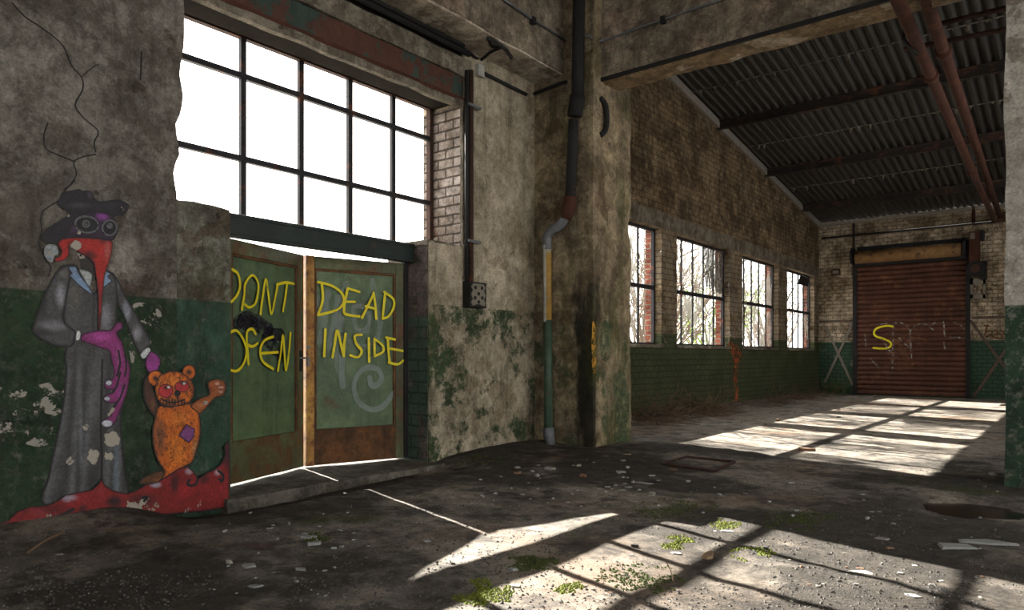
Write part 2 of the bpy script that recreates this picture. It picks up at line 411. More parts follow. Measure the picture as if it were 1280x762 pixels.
# pier right of the doors
pe = [(5.72, -.2), (5.72, 2.44), (5.76, 2.47)] + jag((5.76, 2.47), (6.3, 2.45), 6, .015, 9.3) + [(6.3, 2.45), (6.3, 6.6), (7.75, 6.6), (7.75, -.2)]
S(fix_normals(MB().prism(pe, 'x', XO, XW).build('wall_pier', M['pier'])), 'pale plaster pier with peeling green dado right of the doors')
S(MB().box(XO, XW - .012, 5.708, 5.74, -.15, 2.43).build('trim_1', M['reveal_green']), 'green and white painted brick edge of the pier beside the doors')
S(MB().box(XO + .01, XW - .015, 6.288, 6.32, 2.46, 4.16).build('trim_2', M['reveal_white']), 'whitewashed brick jamb right of the big window')
S(MB().rough_box(XW - .03, XW + .012, 6.27, 6.36, 2.5, 4.17, .1, .008).build('trim_3', M['molding']), 'narrow plaster edge strip on the brick jamb')

# header over the big window
S(MB().box(XO, XW - .03, 2.78, 6.3, 4.30, 6.6).box(-6.2, XW - .06, 2.78, 6.3, 4.20, 4.32).build('wall_header', M['recess_shade']))
S(MB().rough_box(XW - .05, XW + .015, 2.78, 6.34, 4.115, 4.195, .09, .010).build('trim_4', M['molding']), 'crumbling pale strip along the top of the big window')
S(MB().box(XW - .04, XW + .012, 2.78, 6.36, 4.19, 4.235).build('trim_5', M['rust']), 'rust-red steel edge above the big window')
S(MB().box(XW - .04, XW - .002, 2.78, 6.36, 4.235, 4.48).build('trim_6', M['fascia']), 'peeling green and rust painted fascia above the big window')
S(MB().rough_box(XW - .05, XW + .03, 2.78, 6.42, 4.48, 4.70, .1, .012).build('trim_7', M['molding']), 'weathered plaster moulding above the fascia')

# ceiling beam along the left wall, its pale soffit
S(MB().rough_box(XW, -5.25, -6, 7.74, 4.86, 6.6, .16, .012, 2).build('ceiling_beam_left', M['beam']), 'stained concrete beam running along the left wall')
S(MB().rough_box(XW + .0, -5.262, -6, 7.735, 4.835, 4.87, .16, .006, 2).build('trim_8', M['soffit']), 'pale flaking underside of the beam along the left wall')
# column in the corner and the wall behind it
S(MB().rough_box(-6.3, -4.80, 7.72, 8.69, -.2, 7.6, .11, .014, 2.3).build('column_corner', M['column']), 'mossy concrete corner column with green stained foot')
# main cross beam
S(MB().rough_box(-4.86, 8.0, 7.92, 8.32, 4.72, 7.6, .16, .012, 2).build('ceiling_beam_cross', M['beam']), 'stained concrete beam spanning between the two columns')
S(MB().rough_box(-4.82, 8.0, 7.93, 8.325, 4.695, 4.73, .1, .012, 3).build('trim_9', M['edge_soffit']), 'yellow-brown flaking underside of the cross beam')
S(MB().box(-4.8, 8.0, 7.895, 7.925, 4.70, 4.745).build('trim_10', M['iron']), 'black steel edge along the foot of the cross beam')
# column on the right
S(MB().rough_box(-.50, .45, 7.75, 8.6, -.2, 7.6, .12, .010, 2.2).build('column_right', M['right_column']), 'white and green painted column at the right edge')

# long brick wall with four windows
WINS = [(9.45, 12.62), (13.30, 16.10), (16.90, 19.55), (20.25, 22.90)]
ZS, ZH = 1.38, 3.64
bw = MB()
XBO = -6.64
bw.box(XBO, XB, 8.6, YF, -.2, ZS)
ys = [8.6] + [v for a in WINS for v in a] + [YF]
for i in range(0, len(ys), 2): bw.box(XBO, XB, ys[i], ys[i + 1], ZS, ZH)
bw.prism([(8.6, ZH), (YF, ZH), (YF, 5.36), (8.6, 7.40)], 'x', XBO, XB)
S(fix_normals(bw.build('wall_brick', M['brick'])), 'long brown brick wall with four broken windows and green dado')
S(MB().box(XB - .02, XB + .012, 8.7, YF, ZH + .01, 3.95).build('trim_11', M['band']), 'smooth concrete band above the broken windows')
rb = MB()
for y0 in np.arange(9, 23.3, 1.9):
    y1 = min(y0 + 1.88, 23.38); z = lambda y: 6.76 - .138 * (y - 13.26) - .2
    rb.add([(XB + dx, y, z(y) + dz) for y in (y0, y1) for dx in (.0, .06) for dz in (0, .17)], [(0, 1, 3, 2), (4, 6, 7, 5), (0, 2, 6, 4), (1, 5, 7, 3), (2, 3, 7, 6), (0, 4, 5, 1)])
S(rb.build('trim_12', M['board']), 'grey raking board where the sheet roof meets the brick wall')
# far wall
S(MB().box(-6.8, 8.0, YF, YF + .4, -.2, 5.32).build('wall_far', M['far_brick']), 'limewashed far brick wall with green dado behind the shutter')
S(MB().box(-6.28, -5.32, YF - .02, YF, 2.22, 2.29).box(-2.25, 7.9, YF - .02, YF, 2.2, 2.27).build('trim_13', M['brace_rust']), 'dark rail across the far wall at shoulder height')
S(MB().box(-6.3, 8, YF - .08, YF, 5.20, 5.29).build('trim_14', M['board']), 'pale plate along the top of the far wall')
# unseen hall walls beside and behind the viewer, openings sized to tune daylight
hb = MB()
hb.box(8.0, 8.4, -6, 24, -.2, .6).box(8.0, 8.4, -6, 24, 5.6, 7.6)
for y0, y1 in ((-6, -1.3), (2.5, 3.0), (7.3, 8.8), (12.5, 13), (16, 24)): hb.box(8.0, 8.4, y0, y1, .6, 5.6)
S(hb.build('wall_right', M['hall_wall']))
bb = MB()
bb.box(-6.6, -.8, -6.4, -6, -.2, 7.6).box(3.6, 8.4, -6.4, -6, -.2, 7.6).box(-.8, 3.6, -6.4, -6, 4.2, 7.6)
S(bb.build('wall_back', M['hall_wall']))
S(MB().box(-6.7, 8.4, -6.4, 8.0, 6.6, 6.8).build('ceiling', M['ceiling']))  # unseen slab added over the near bay to block light from above

# corrugated sheet roof of the wing
def roof_z(y): return 6.76 - .138 * (y - 13.26)
xs = np.arange(-6.8, 8.2, .17 / 8)
vs = []; fs = []
yv = np.linspace(8.1, 23.7, 14)
for y in yv:
    for x in xs: vs.append((x, y, roof_z(y) + .045 * math.sin(2 * math.pi * x / .17)))
nx = len(xs)
for j in range(len(yv) - 1):
    for i in range(nx - 1): fs.append((j * nx + i, j * nx + i + 1, (j + 1) * nx + i + 1, (j + 1) * nx + i))
S(mesh('ceiling_sheet_roof', vs, fs, M['roof'], smooth=True), 'dark corrugated sheet roof over the far wing')

# ------------------------------------------------------------------ big window over the doors
win = empty('window_1', (XWIN, 4.7, 2.5), 'large steel-framed window over the green doors, fifteen empty panes', kind='structure')
MULL = [3.74, 4.39, 5.02, 5.65]
fr = MB().box(XWIN - .03, XWIN + .03, 2.8, 6.32, 4.19, 4.33).box(XWIN - .03, XWIN + .03, 6.23, 6.30, 2.46, 4.2).box(XWIN - .03, XWIN + .03, 2.78, 2.85, 2.4, 4.2)
fr.build('window_frame', M['rust_frame'], win)
for y in MULL:
    m = MB().box(XWIN - .025, XWIN + .02, y - .028, y + .028, 2.44, 4.2)
    for zz in (2.75, 3.2, 3.6, 4.0): m.box(XWIN + .02, XWIN + .032, y - .012, y + .012, zz - .02, zz + .02)
    m.build('mullion', M['window_steel'], win)
for z in (3.04, 3.83):
    MB().box(XWIN - .02, XWIN + .028, 2.8, 6.26, z - .027, z + .027).build('transom', M['window_steel'], win)
S(MB().box(-6.05, -5.955, 3.1, 5.73, 2.235, 2.44).box(-5.955, -5.94, 3.2, 5.72, 2.23, 2.26).box(-5.955, -5.945, 3.2, 5.72, 2.41, 2.445).box(-6.3, -6.0, 3.1, 5.73, 2.415, 2.445).build('trim_15', M['lintel'], bevel=.006), 'dark green steel lintel between the doors and the big window')
S(MB().rough_box(XO, XW, 5.7, 6.29, 2.42, 2.475, .08, .012).build('window_sill_1', M['molding']), 'plaster ledge at the right end of the big window')

# ------------------------------------------------------------------ the four windows of the brick wall
wglass = B('grimy_glass'); _n = wglass.noise(2.2, 7, .6, off=4)
wglass.done((.55, .54, .50), .35)
wglass.alpha(wglass.step(_n, .35, .7, .12, .75))
M['glass'] = wglass.mat
film = B('torn_grey_film'); _n = film.noise(3, 7, .65, film.sc((1, 6, .8)), off=2)
film.done((.10, .09, .08), .6)
film.alpha(film.step(_n, .35, .65, .35, .95))
M['film'] = film.mat
r2 = random.Random(5)
for wi, (y0, y1) in enumerate(WINS):
    X = XB - .17
    nm = ['leftmost broken window, half hidden by the corner column', 'second broken window with torn dark sheeting in its top corner', 'third broken window with green leaves behind it', 'fourth broken window with a tilted top sash, nearest the shutter'][wi]
    root = empty('window_%d' % (wi + 2), (X, (y0 + y1) / 2, ZS), nm, kind='structure')
    f = MB()
    t = .05
    f.box(X - .03, X + .03, y0, y0 + t, ZS, ZH).box(X - .03, X + .03, y1 - t, y1, ZS, ZH).box(X - .03, X + .03, y0, y1, ZS, ZS + t).box(X - .03, X + .03, y0, y1, ZH - t, ZH)
    f.build('window_frame', M['window_steel'], root)
    zt = 2.50
    MB().box(X - .03, X + .035, y0, y1, zt - .04, zt + .035).build('transom', M['window_steel'], root)
    nb = 5; ww = (y1 - y0) / nb
    for k in range(1, nb):
        yy = y0 + ww * k
        MB().box(X - .015, X + .015, yy - .021, yy + .021, ZS, ZH).build('glazing_bar', M['window_steel'], root)
    for k in range(nb):
        for (za, zb) in ((ZS + .05, zt - .04), (zt + .04, ZH - .05)):
            if r2.random() < .4: continue
            ya, yb = y0 + ww * k + .02, y0 + ww * (k + 1) - .02
            hh = zb - za; top = r2.random() < .5
            pts = [(ya, 0.), (yb, 0.)] + [(yb - (yb - ya) * i / 5, hh * (.25 + .75 * r2.random())) for i in range(6)]
            pts = [(p[0], (zb - p[1]) if top else za + p[1]) for p in pts]
            g = MB().prism(pts, 'x', X - .003, X + .003).build('pane', M['glass'], root); fix_normals(g)
    MB().rough_box(XB - .15, XB + .035, y0 - .03, y1 + .03, ZS - .045, ZS + .012, .12, .008).build('window_sill', M['molding'], root)
    MB().box(XBO - .01, X - .03, y1 - .004, y1 + .02, ZS, ZH).build('brick_jamb', M['red_brick'], root)
    if wi == 1:
        for (k, zz) in ((3, .75), (4, 1.0)):
            ya, yb = y0 + ww * k + .02, y0 + ww * (k + 1) - .02
            pts = [(ya, ZH - .05), (ya, ZH - .3 - .5 * zz)] + [(ya + (yb - ya) * i / 5, zt + .1 + r2.random() * .5 * (1.1 - zz)) for i in range(1, 5)] + [(yb, zt + .06), (yb, ZH - .05)]
            fix_normals(MB().prism(pts, 'x', X + .018, X + .022).build('torn_sheet', M['film'], root))
    if wi == 3:
        MB().obox((X + .03, y0 + .05, 2.56), (0.02, 0, 0), (0, .05, 0), (.22, 1.05, .98)).obox((X + .03, y0 + 1.5, 3.3), (.02, 0, 0), (0, .9, 0), (.05, 0, .25)).build('tilted_sash', M['window_steel'], root)
# ------------------------------------------------------------------ flat paint strokes on a surface
def stroke(mb, pts, width, n, taper=True, sub=5):
    """ribbon with round ends lying in the plane with normal n"""
    n = Vector(n).normalized(); path = smooth_path(pts, sub) if len(pts) > 2 else [Vector(pts[0]).lerp(Vector(pts[1]), t / 4) for t in range(5)]
    L = []; R = []
    for i, p in enumerate(path):
        t = (path[min(i + 1, len(path) - 1)] - path[max(i - 1, 0)])
        t = t.normalized() if t.length > 1e-6 else Vector((0, 0, 1))
        s = n.cross(t).normalized()
        wv = width * (1 + .22 * mnoise.noise(p * 9)) * .5
        L.append(p + s * wv); R.append(p - s * wv)
    k = len(path); mb.add(L + R, [(i, i + 1, k + i + 1, k + i) for i in range(k - 1)])
    for c, d in ((path[0], path[0] - path[1]), (path[-1], path[-1] - path[-2])):
        d = d.normalized() * width * .5; s = n.cross(d)
        fan = [c] + [c + d * math.sin(a) + s * math.cos(a) for a in np.linspace(0, math.pi, 9)]
        mb.add(fan, [(0, i, i + 1) for i in range(1, 9)])

def spray(name, c, strength=1.0, seed=0.0, thr=(.3, .5)):
    b = B(name)
    col = b.mix(b.noise(30, 5, .7, off=seed), tuple(x * .7 for x in c), tuple(min(1, x * 1.25) for x in c))
    b.done(col, .6)
    b.alpha(b.m('MULTIPLY', b.step(b.noise(9, 6, .7, off=seed), *thr), strength))
    return b.mat
M['yellow'] = spray('yellow_spray_paint', (.68, .58, .012), 1.0, thr=(.22, .4))
M['ghost'] = spray('faded_white_paint', (.45, .5, .53), .42, 3, thr=(.2, .85))
M['ghost_solid'] = flat('faded_grey_paint', (.155, .19, .165), .7, 3, .4, scale=10)
M['smoke'] = spray('black_smudge', (.012, .009, .02), .8, 5, thr=(.35, .55))
M['white_spray'] = spray('thin_white_paint', (.62, .64, .6), .45, 8, thr=(.4, .6))
M['brown_spray'] = spray('brown_spray_paint', (.12, .045, .01), .85, 9)
M['orange_smear'] = spray('orange_smear', (.45, .10, .03), .7, 10, thr=(.4, .6))

# ------------------------------------------------------------------ double doors
door = empty('door_1', (-6.2, 4.45, 0), 'pair of ajar green metal doors with yellow spray lettering', kind='structure')
ZD0, ZD1 = -.008, 2.228

def leaf(p0, p1, left):
    p0 = Vector((p0[0], p0[1], 0)); p1 = Vector((p1[0], p1[1], 0)); U = (p1 - p0); W = U.length; U.normalize()
    N = Vector((U.y, -U.x, 0)); Z = Vector((0, 0, 1))
    lf = empty('door_leaf', p0, None); lf.parent = door; lf.location = p0 - WORLD['door_1']; WORLD[lf.name] = p0.copy()
    def bx(mb, u0, u1, z0, z1, d0, d1):
        return mb.obox(p0 + U * u0 + Z * z0 + N * d0, U * (u1 - u0), N * (d1 - d0), Z * (z1 - z0))
    h0, h1 = ZD0, ZD1
    bx(MB(), .02, W - .02, h0 + .02, h1 - .02, -.035, -.015).build('door_panel', M['door'], lf)
    st = MB(); bx(st, 0, .10, h0, h1, -.06, .012); bx(st, W - .10, W, h0, h1, -.06, .012); bx(st, .1, W - .1, h1 - .13, h1, -.04, .012)
    st.build('door_frame', M['door_stile'], lf, bevel=.004)
    k = MB(); bx(k, .1, W - .1, h0, h0 + .36, -.04, .010); bx(k, .1, W - .1, h0 + .36, h0 + .385, -.03, .018)
    k.build('kick_plate', M['kick'] if not left else M['door_stile'], lf)
    bd = MB()
    for (u0, u1, z0, z1) in ((.1, .125, h0 + .385, h1 - .13), (W - .125, W - .1, h0 + .385, h1 - .13), (.125, W - .125, h1 - .155, h1 - .13)): bx(bd, u0, u1, z0, z1, -.02, .002)
    bd.build('glazing_bead', M['kick'], lf)
    if left:
        hd = MB(); bx(hd, W - .075, W - .035, 1.0, 1.22, .012, .022)
        hd.build('lock_plate', M['iron'], lf)
        h2 = MB().tube([p0 + U * (W - .055) + Z * 1.14 + N * .02, p0 + U * (W - .055) + Z * 1.14 + N * .065, p0 + U * (W - .16) + Z * 1.14 + N * .065], .009, 8)
        h2.build('door_handle', M['pipe_grey'], lf)
    else:
        ms = MB(); bx(ms, .0, .085, h0 + .0, h1, .012, .04); bx(ms, -.002, .0, h0, h1, -.06, .04)
        ms.build('meeting_strip', M['meeting'], lf, bevel=.004)
        mm = MB(); bx(mm, .01, .03, 1.05, 1.15, .04, .055); bx(mm, .005, .04, 1.24, 1.27, .04, .05)
        mm.build('hasp', M['pipe_grey'], lf)
        ch = MB(); bx(ch, W, W + .05, 0, h1 + .05, -.06, .03); ch.build('hinge_post', M['iron'], lf)
    return lf, p0, U, N, W

def leafpt(px, py, p0, N, d): return on_plane(px, py, p0 + N * d, N)

MB().box(-6.16, -6.02, 3.2, 3.41, -.1, 2.3).build('hinge_post', M['iron'], door)
lfL, pL, UL, NL, WL = leaf((-6.0, 3.40), (-6.42, 4.535), True)
lfR, pR, UR, NR, WR = leaf((-6.42, 4.564), (-6.09, 5.665), False)

DONT = [[(45, 155), (75, 180), (85, 240), (70, 290), (40, 325)],
        [(95, 365), (108, 290), (113, 230), (150, 185), (180, 222), (180, 280), (165, 335), (135, 355), (112, 340)],
        [(193, 390), (205, 300), (222, 205), (235, 290), (250, 390), (270, 310), (285, 230)],
        [(280, 235), (325, 224), (370, 230)], [(335, 225), (325, 300), (312, 375)],
        [(35, 485), (70, 480), (105, 530), (120, 590), (105, 650), (70, 690), (30, 685)],
        [(130, 655), (125, 590), (120, 520), (125, 480), (150, 470), (168, 495)], [(120, 550), (150, 562), (178, 545)],
        [(260, 510), (215, 530), (192, 580), (205, 640), (260, 680)], [(200, 598), (285, 592)],
        [(285, 690), (300, 600), (312, 500), (320, 600), (328, 690), (345, 580), (352, 490)]]
mb = MB()
for i, s in enumerate(DONT): stroke(mb, [leafpt(280 + .2365 * a, 300 + .2365 * b_, pL, NL, .0145 + .0002 * i) for a, b_ in s], .026, NL)
mb.build('lettering', M['yellow'], lfL, label='yellow sprayed words DONT OPEN')
mb = MB()
for s in [[(70, 440), (120, 410), (180, 430), (240, 470)], [(150, 430), (230, 490), (300, 500)], [(220, 520), (260, 560), (300, 620)], [(90, 430), (140, 450)]]:
    stroke(mb, [leafpt(280 + .2365 * a, 300 + .2365 * b_, pL, NL, -.0105) for a, b_ in s], .13, NL)
mb.build('black_smudge', M['smoke'], lfL)
DEAD = [[(145, 200), (150, 290), (125, 370)], [(125, 190), (200, 210), (255, 250), (268, 300), (230, 345), (125, 375)],
        [(290, 225), (355, 245)], [(290, 225), (275, 300), (270, 360), (300, 375), (355, 382)], [(275, 300), (330, 300)],
        [(370, 390), (400, 330), (435, 255)], [(435, 250), (445, 320), (450, 395)], [(390, 325), (445, 340)],
        [(500, 250), (485, 395)], [(495, 245), (545, 285), (548, 330), (520, 380), (485, 395)],
        [(165, 455), (158, 605)], [(205, 610), (218, 530), (232, 460), (250, 530), (268, 605)], [(268, 605), (270, 540), (278, 480)],
        [(368, 485), (330, 492), (338, 535), (368, 575), (348, 610), (305, 600)],
        [(408, 505), (410, 635)], [(440, 510), (440, 605)], [(440, 508), (485, 545), (487, 580), (440, 605)],
        [(505, 500), (555, 512)], [(515, 560), (598, 575)], [(520, 640), (570, 650), (600, 630)], [(515, 505), (518, 570), (525, 640)]]
mb = MB()
for i, s in enumerate(DEAD): stroke(mb, [leafpt(370 + .2231 * a, 310 + .2231 * b_, pR, NR, .0145 + .0002 * i) for a, b_ in s], .027, NR)
mb.build('lettering', M['yellow'], lfR, label='yellow sprayed words DEAD INSIDE')
mb = MB()
g7 = [([(125, 290), (140, 330), (100, 430)], .09), ([(180, 250), (160, 400), (135, 520)], .07), ([(240, 270), (215, 420), (185, 570)], .07), ([(280, 190), (250, 400), (235, 640), (262, 740)], .07),
      ([(320, 330), (335, 440), (390, 460), (412, 390), (375, 330), (330, 330)], .05), ([(300, 520), (380, 555), (455, 500), (470, 410), (440, 300), (430, 180)], .06)]
for i, (s, wd) in enumerate(g7): stroke(mb, [leafpt(370 + .2231 * a, 310 + .2231 * b_, pR, NR, -.0105 + .0003 * i) for a, b_ in s], wd, NR)
mb.build('faded_graffiti', M['ghost'], lfR, label='faded white letters of older graffiti')
mb = MB()
sw = [(925, 60), (935, 105), (965, 110), (1000, 70), (985, 15), (930, -5), (870, 15), (830, 80), (828, 150), (860, 220), (935, 262), (1010, 240), (1075, 160)]
stroke(mb, [leafpt(280 + .1969 * a, 460 + .1969 * b_, pR, NR, -.004) for a, b_ in sw], .06, NR)
stroke(mb, [leafpt(280 + .1969 * a, 460 + .1969 * b_, pR, NR, -.003) for a, b_ in [(750, -60), (745, 40), (755, 110)]], .07, NR)
mb.build('faded_swirl', M['ghost_solid'], lfR, label='faded white swirl of older graffiti')

# concrete threshold
ts = MB().rough_box(-7.4, -5.50, 3.15, 5.74, -.25, -.03, .12, .010)
S(ts.build('trim_16', M['concrete_step']), 'worn concrete step under the green doors')

# ------------------------------------------------------------------ roller shutter
sh = empty('door_2', (-3.8, YF - .05, 0), 'closed rust-red roller shutter in the far wall', kind='structure')
prof = []
z = .03; XS0, XS1 = -5.2, -2.38
vs = []; fs = []
nz = 27 * 6
for i in range(nz + 1):
    z = .03 + 3.84 * i / nz
    ph = (i % 6) / 6
    d = .036 * math.sin(math.pi * ph) if ph else -.012
    vs += [(XS0, YF - .05 - d, z), (XS1, YF - .05 - d, z)]
fs = [(2 * i, 2 * i + 1, 2 * i + 3, 2 * i + 2) for i in range(nz)]
mesh('slat_curtain', vs, fs, M['shutter'], sh, label='rust-red slatted curtain')
gr = MB().box(XS0 - .1, XS0 + .02, YF - .11, YF, 0, 3.95).build('guide_rail', M['iron'], sh)
gr = MB().box(XS1 - .02, XS1 + .08, YF - .11, YF, 0, 4.4).build('guide_rail', M['iron'], sh)
MB().tube([(XS0 + .02, YF - .26, 4.12), (XS1 - .1, YF - .26, 4.12)], .19, 20).build('shutter_roll', M['shutter_roll'], sh, smooth=True, label='yellowed rolled-up part above the curtain')
MB().box(XS0 - .02, XS1, YF - .3, YF - .02, 3.86, 3.93).build('roll_shelf', M['iron'], sh)
MB().prism([(YF, 3.9), (YF - .45, 3.95), (YF - .47, 4.3), (YF - .3, 4.42), (YF, 4.42)], 'x', XS0 - .1, XS0 - .04).build('end_plate', M['iron'], sh)
MB().prism([(YF, 3.9), (YF - .45, 3.95), (YF - .47, 4.3), (YF - .3, 4.42), (YF, 4.42)], 'x', XS1 - .06, XS1).build('end_plate', M['iron'], sh)
MB().box(XS0 + .02, XS1 - .06, YF - .09, YF, 4.36, 4.46).build('head_cover', M['iron'], sh)
NF = Vector((0, -1, 0)); YS = YF - .09
def shp(a, b_): return onY(1020 + .1705 * a, 380 + .1705 * b_, YS)
mb = MB(); stroke(mb, [shp(*p) for p in [(565, 165), (520, 158), (450, 175), (425, 205), (440, 235), (500, 255), (545, 280), (545, 310), (500, 325), (420, 320)]], .055, NF)
mb.build('letter', M['yellow'], sh, label='yellow sprayed letter S')
mb = MB()
for s in [[(560, 140), (640, 140), (690, 195)], [(690, 195), (740, 150), (805, 145), (860, 190)], [(480, 245), (540, 345)], [(600, 235), (640, 280), (680, 315)], [(565, 140), (560, 470)], [(690, 200), (700, 400)], [(360, 220), (365, 310)], [(400, 400), (460, 470)], [(820, 170), (860, 140), (890, 135)], [(1010, 130), (1050, 145), (1090, 190)], [(480, 490), (560, 500)], [(450, 150), (520, 140)]]:
    stroke(mb, [shp(*p) for p in s], .03, NF)
for s in [[(935, 130), (945, 240)], [(975, 240), (1080, 243)], [(940, 270), (945, 340)]]: stroke(mb, [shp(*p) for p in s], .04, NF)
mb.build('tag_marks', M['white_spray'], sh, label='thin white graffiti tag')

far = bpy.data.objects['wall_far']; WORLD['wall_far'] = Vector((0, 0, 0))
mb = MB()
def fwp(a, b_): return onY(1140 + .1705 * a, 380 + .1705 * b_, YF - .004)
for s in [[(552, 150), (540, 200), (535, 232), (560, 235), (585, 215), (575, 195), (545, 205)], [(600, 225), (625, 215), (620, 195), (595, 200), (590, 235), (625, 245)], [(660, 200), (640, 195), (640, 215), (660, 228), (655, 250), (630, 245)], [(695, 200), (675, 195), (672, 215), (690, 228), (685, 250), (665, 248)], [(530, 155), (565, 160)]]:
    stroke(mb, [fwp(*p) for p in s], .035, NF)
mb.build('graffiti', M['brown_spray'], far, label='brown scrawled word bess')
wb = bpy.data.objects['wall_brick']; WORLD['wall_brick'] = Vector((0, 0, 0))
mb = MB()
for s, wd in [([(920, 438), (919, 470), (921, 505)], .28), ([(912, 432), (925, 445)], .25)]:
    stroke(mb, [onX(a, b_, XB + .012) for a, b_ in s], wd, (1, 0, 0))
mb.build('paint_smear', M['orange_smear'], wb, label='orange paint smear running down the green dado')
M['yellow_smear'] = spray('yellow_smear', (.42, .22, .02), .75, 12, thr=(.42, .55))
M['green_smear'] = spray('green_paint_patch', (.05, .095, .045), .7, 14, thr=(.36, .6))
col_ = bpy.data.objects['column_corner']; WORLD['column_corner'] = Vector((0, 0, 0))
mb = MB(); stroke(mb, [onX(a, b_, -4.78) for a, b_ in [(743, 405), (742, 430), (743, 462)]], .10, (1, 0, 0)); mb.build('paint_smear', M['yellow_smear'], col_)
mb = MB(); stroke(mb, [onX(a, b_, -4.78) for a, b_ in [(775, 480), (778, 510), (776, 545)]], .38, (1, 0, 0)); stroke(mb, [onX(a, b_, -4.779) for a, b_ in [(757, 412), (756, 425), (757, 440)]], .25, (1, 0, 0)); mb.build('paint_patch', M['green_smear'], col_)
# ------------------------------------------------------------------ mural: paint layers on the plaster wall
def R1(p): return (40 + .1575 * p[0], 225 + .1575 * p[1])
def R2(p): return (30 + .1969 * p[0], 320 + .1969 * p[1])
def R3(p): return (40 + .2625 * p[0], 460 + .2625 * p[1])
def R4(p): return (160 + .2361 * p[0], 440 + .2361 * p[1])
def R5(p): return (.2344 * p[0], 540 + .2344 * p[1])
def T(f, pts): return [f(p) for p in pts]
def ell(f, cx, cy, rx, ry, n=20, rot=0.0):
    return [f((cx + rx * math.cos(a) * math.cos(rot) - ry * math.sin(a) * math.sin(rot), cy + rx * math.cos(a) * math.sin(rot) + ry * math.sin(a) * math.cos(rot))) for a in np.linspace(0, 2 * math.pi, n, endpoint=False)]
def closed(pts, sub=4):
    P = [Vector((*p, 0)) for p in pts]; n = len(P); out = []
    for i in range(n):
        p0, p1, p2, p3 = P[i - 1], P[i], P[(i + 1) % n], P[(i + 2) % n]
        for k in range(sub):
            t = k / sub
            q = .5 * ((2 * p1) + (p2 - p0) * t + (2 * p0 - 5 * p1 + 4 * p2 - p3) * t * t + (3 * p1 - p0 - 3 * p2 + p3) * t ** 3)
            out.append((q.x, q.y))
    return out
def segdist(Q, pts, loop=True):
    A = np.array(pts); Bp = np.roll(A, -1, 0) if loop else A[1:]
    if not loop: A = A[:-1]
    d = np.full(len(Q), 1e9)
    for a, b in zip(A, Bp):
        ab = b - a; t = np.clip(((Q - a) @ ab) / max(1e-9, ab @ ab), 0, 1)
        d = np.minimum(d, np.hypot(*(Q - (a + t[:, None] * ab)).T))
    return d
def sm(x, a, b): t = np.clip((x - a) / (b - a), 0, 1); return t * t * (3 - 2 * t)
def lerp(c, c2, f): return c * (1 - f)[:, None] + np.array(c2) * f[:, None]

pm = B('mural_paint')
_at = pm.nt.nodes.new('ShaderNodeVertexColor'); _at.layer_name = 'paint'
_n1 = pm.noise(60, 5, .7); _n2 = pm.noise(13, 10, .75, off=3)
_c = pm.mix(1.0, _at.outputs['Color'], pm.mix(pm.step(_n1, .28, .72), (.5, .5, .5), (1.35, 1.35, 1.35)), 'MULTIPLY')
_c = pm.mix(1.0, _c, pm.mix(pm.step(pm.noise(7, 9, .75, off=8), .32, .62), (.68, .68, .68), (1.25, 1.25, 1.25)), 'MULTIPLY')
pm.bump(_n1, .004, .5)
_w = pm.step(pm.m('SUBTRACT', _n2, pm.m('MULTIPLY', pm.m('SUBTRACT', 1.0, _at.outputs['Alpha']), .36)), .27, .285)
_c = pm.mix(_w, pm.mix(_n1, (.24, .215, .175), (.36, .33, .28)), _c)
pm.bump(_w, .004, .8)
pm.done(_c, .6)
M['paint'] = pm.mat

LAYER = [0]
def paint(name, parent, pts, fn, sp=1.6, smooth=True, wear=None, out=1.2, label=None):
    """one paint patch: outline in photo pixels -> triangulated patch on the wall plane, pigment per vertex"""
    LAYER[0] += 1
    X = XM + .004 + LAYER[0] * .0006
    ol = closed(pts) if smooth else list(pts)
    A = np.array(ol); lo = A.min(0); hi = A.max(0)
    gx, gy = np.meshgrid(np.arange(lo[0], hi[0] + sp, sp), np.arange(lo[1], hi[1] + sp, sp))
    G = np.stack([gx.ravel(), gy.ravel()], 1)
    inside = np.zeros(len(G), bool)
    for (x1, y1), (x2, y2) in zip(ol, ol[1:] + ol[:1]):
        c = ((y1 > G[:, 1]) != (y2 > G[:, 1]))
        with np.errstate(divide='ignore', invalid='ignore'):
            inside ^= c & (G[:, 0] < (x2 - x1) * (G[:, 1] - y1) / (y2 - y1 + 1e-12) + x1)
    G = G[inside]; G = G[segdist(G, ol) > sp * .45]
    allp = [Vector(p) for p in ol] + [Vector(p) for p in G]
    n = len(ol)
    v2, e2, f2, *_r = delaunay_2d_cdt(allp, [(i, (i + 1) % n) for i in range(n)], [], 1, 1e-5)
    Q = np.array([(p.x, p.y) for p in v2])
    d = segdist(Q, ol)
    col = fn(Q, d)
    k = sm(d, out * .35, out * 1.25) if out else np.ones(len(Q))
    col = lerp(np.tile(np.array((.008, .007, .009)), (len(Q), 1)), (0, 0, 0), np.zeros(len(Q))) * (1 - k)[:, None] + col * k[:, None]
    a = np.ones(len(Q))
    for (cx, cy, r, s) in (wear or []):
        a = np.minimum(a, 1 - s * (1 - sm(np.hypot(Q[:, 0] - cx, Q[:, 1] - cy), r * .3, r)))
    vs = []
    for p in v2:
        w_ = onX(p.x, p.y, X); vs.append((w_.x, w_.y, max(w_.z, -.13)))
    fs = [tuple(f) for f in f2]
    o = mesh(name, vs, fs, M['paint'], parent, label=label)
    at = o.data.color_attributes.new('paint', 'FLOAT_COLOR', 'POINT')
    at.data.foreach_set('color', np.concatenate([np.clip(col, 0, 1), a[:, None]], 1).astype(np.float32).ravel())
    return o
def const(c, edge=None, w=6):
    def f(Q, d):
        col = np.tile(np.array(c, float), (len(Q), 1))
        if edge is not None: col = lerp(col, edge, 1 - sm(d, 0, w))
        return col
    return f
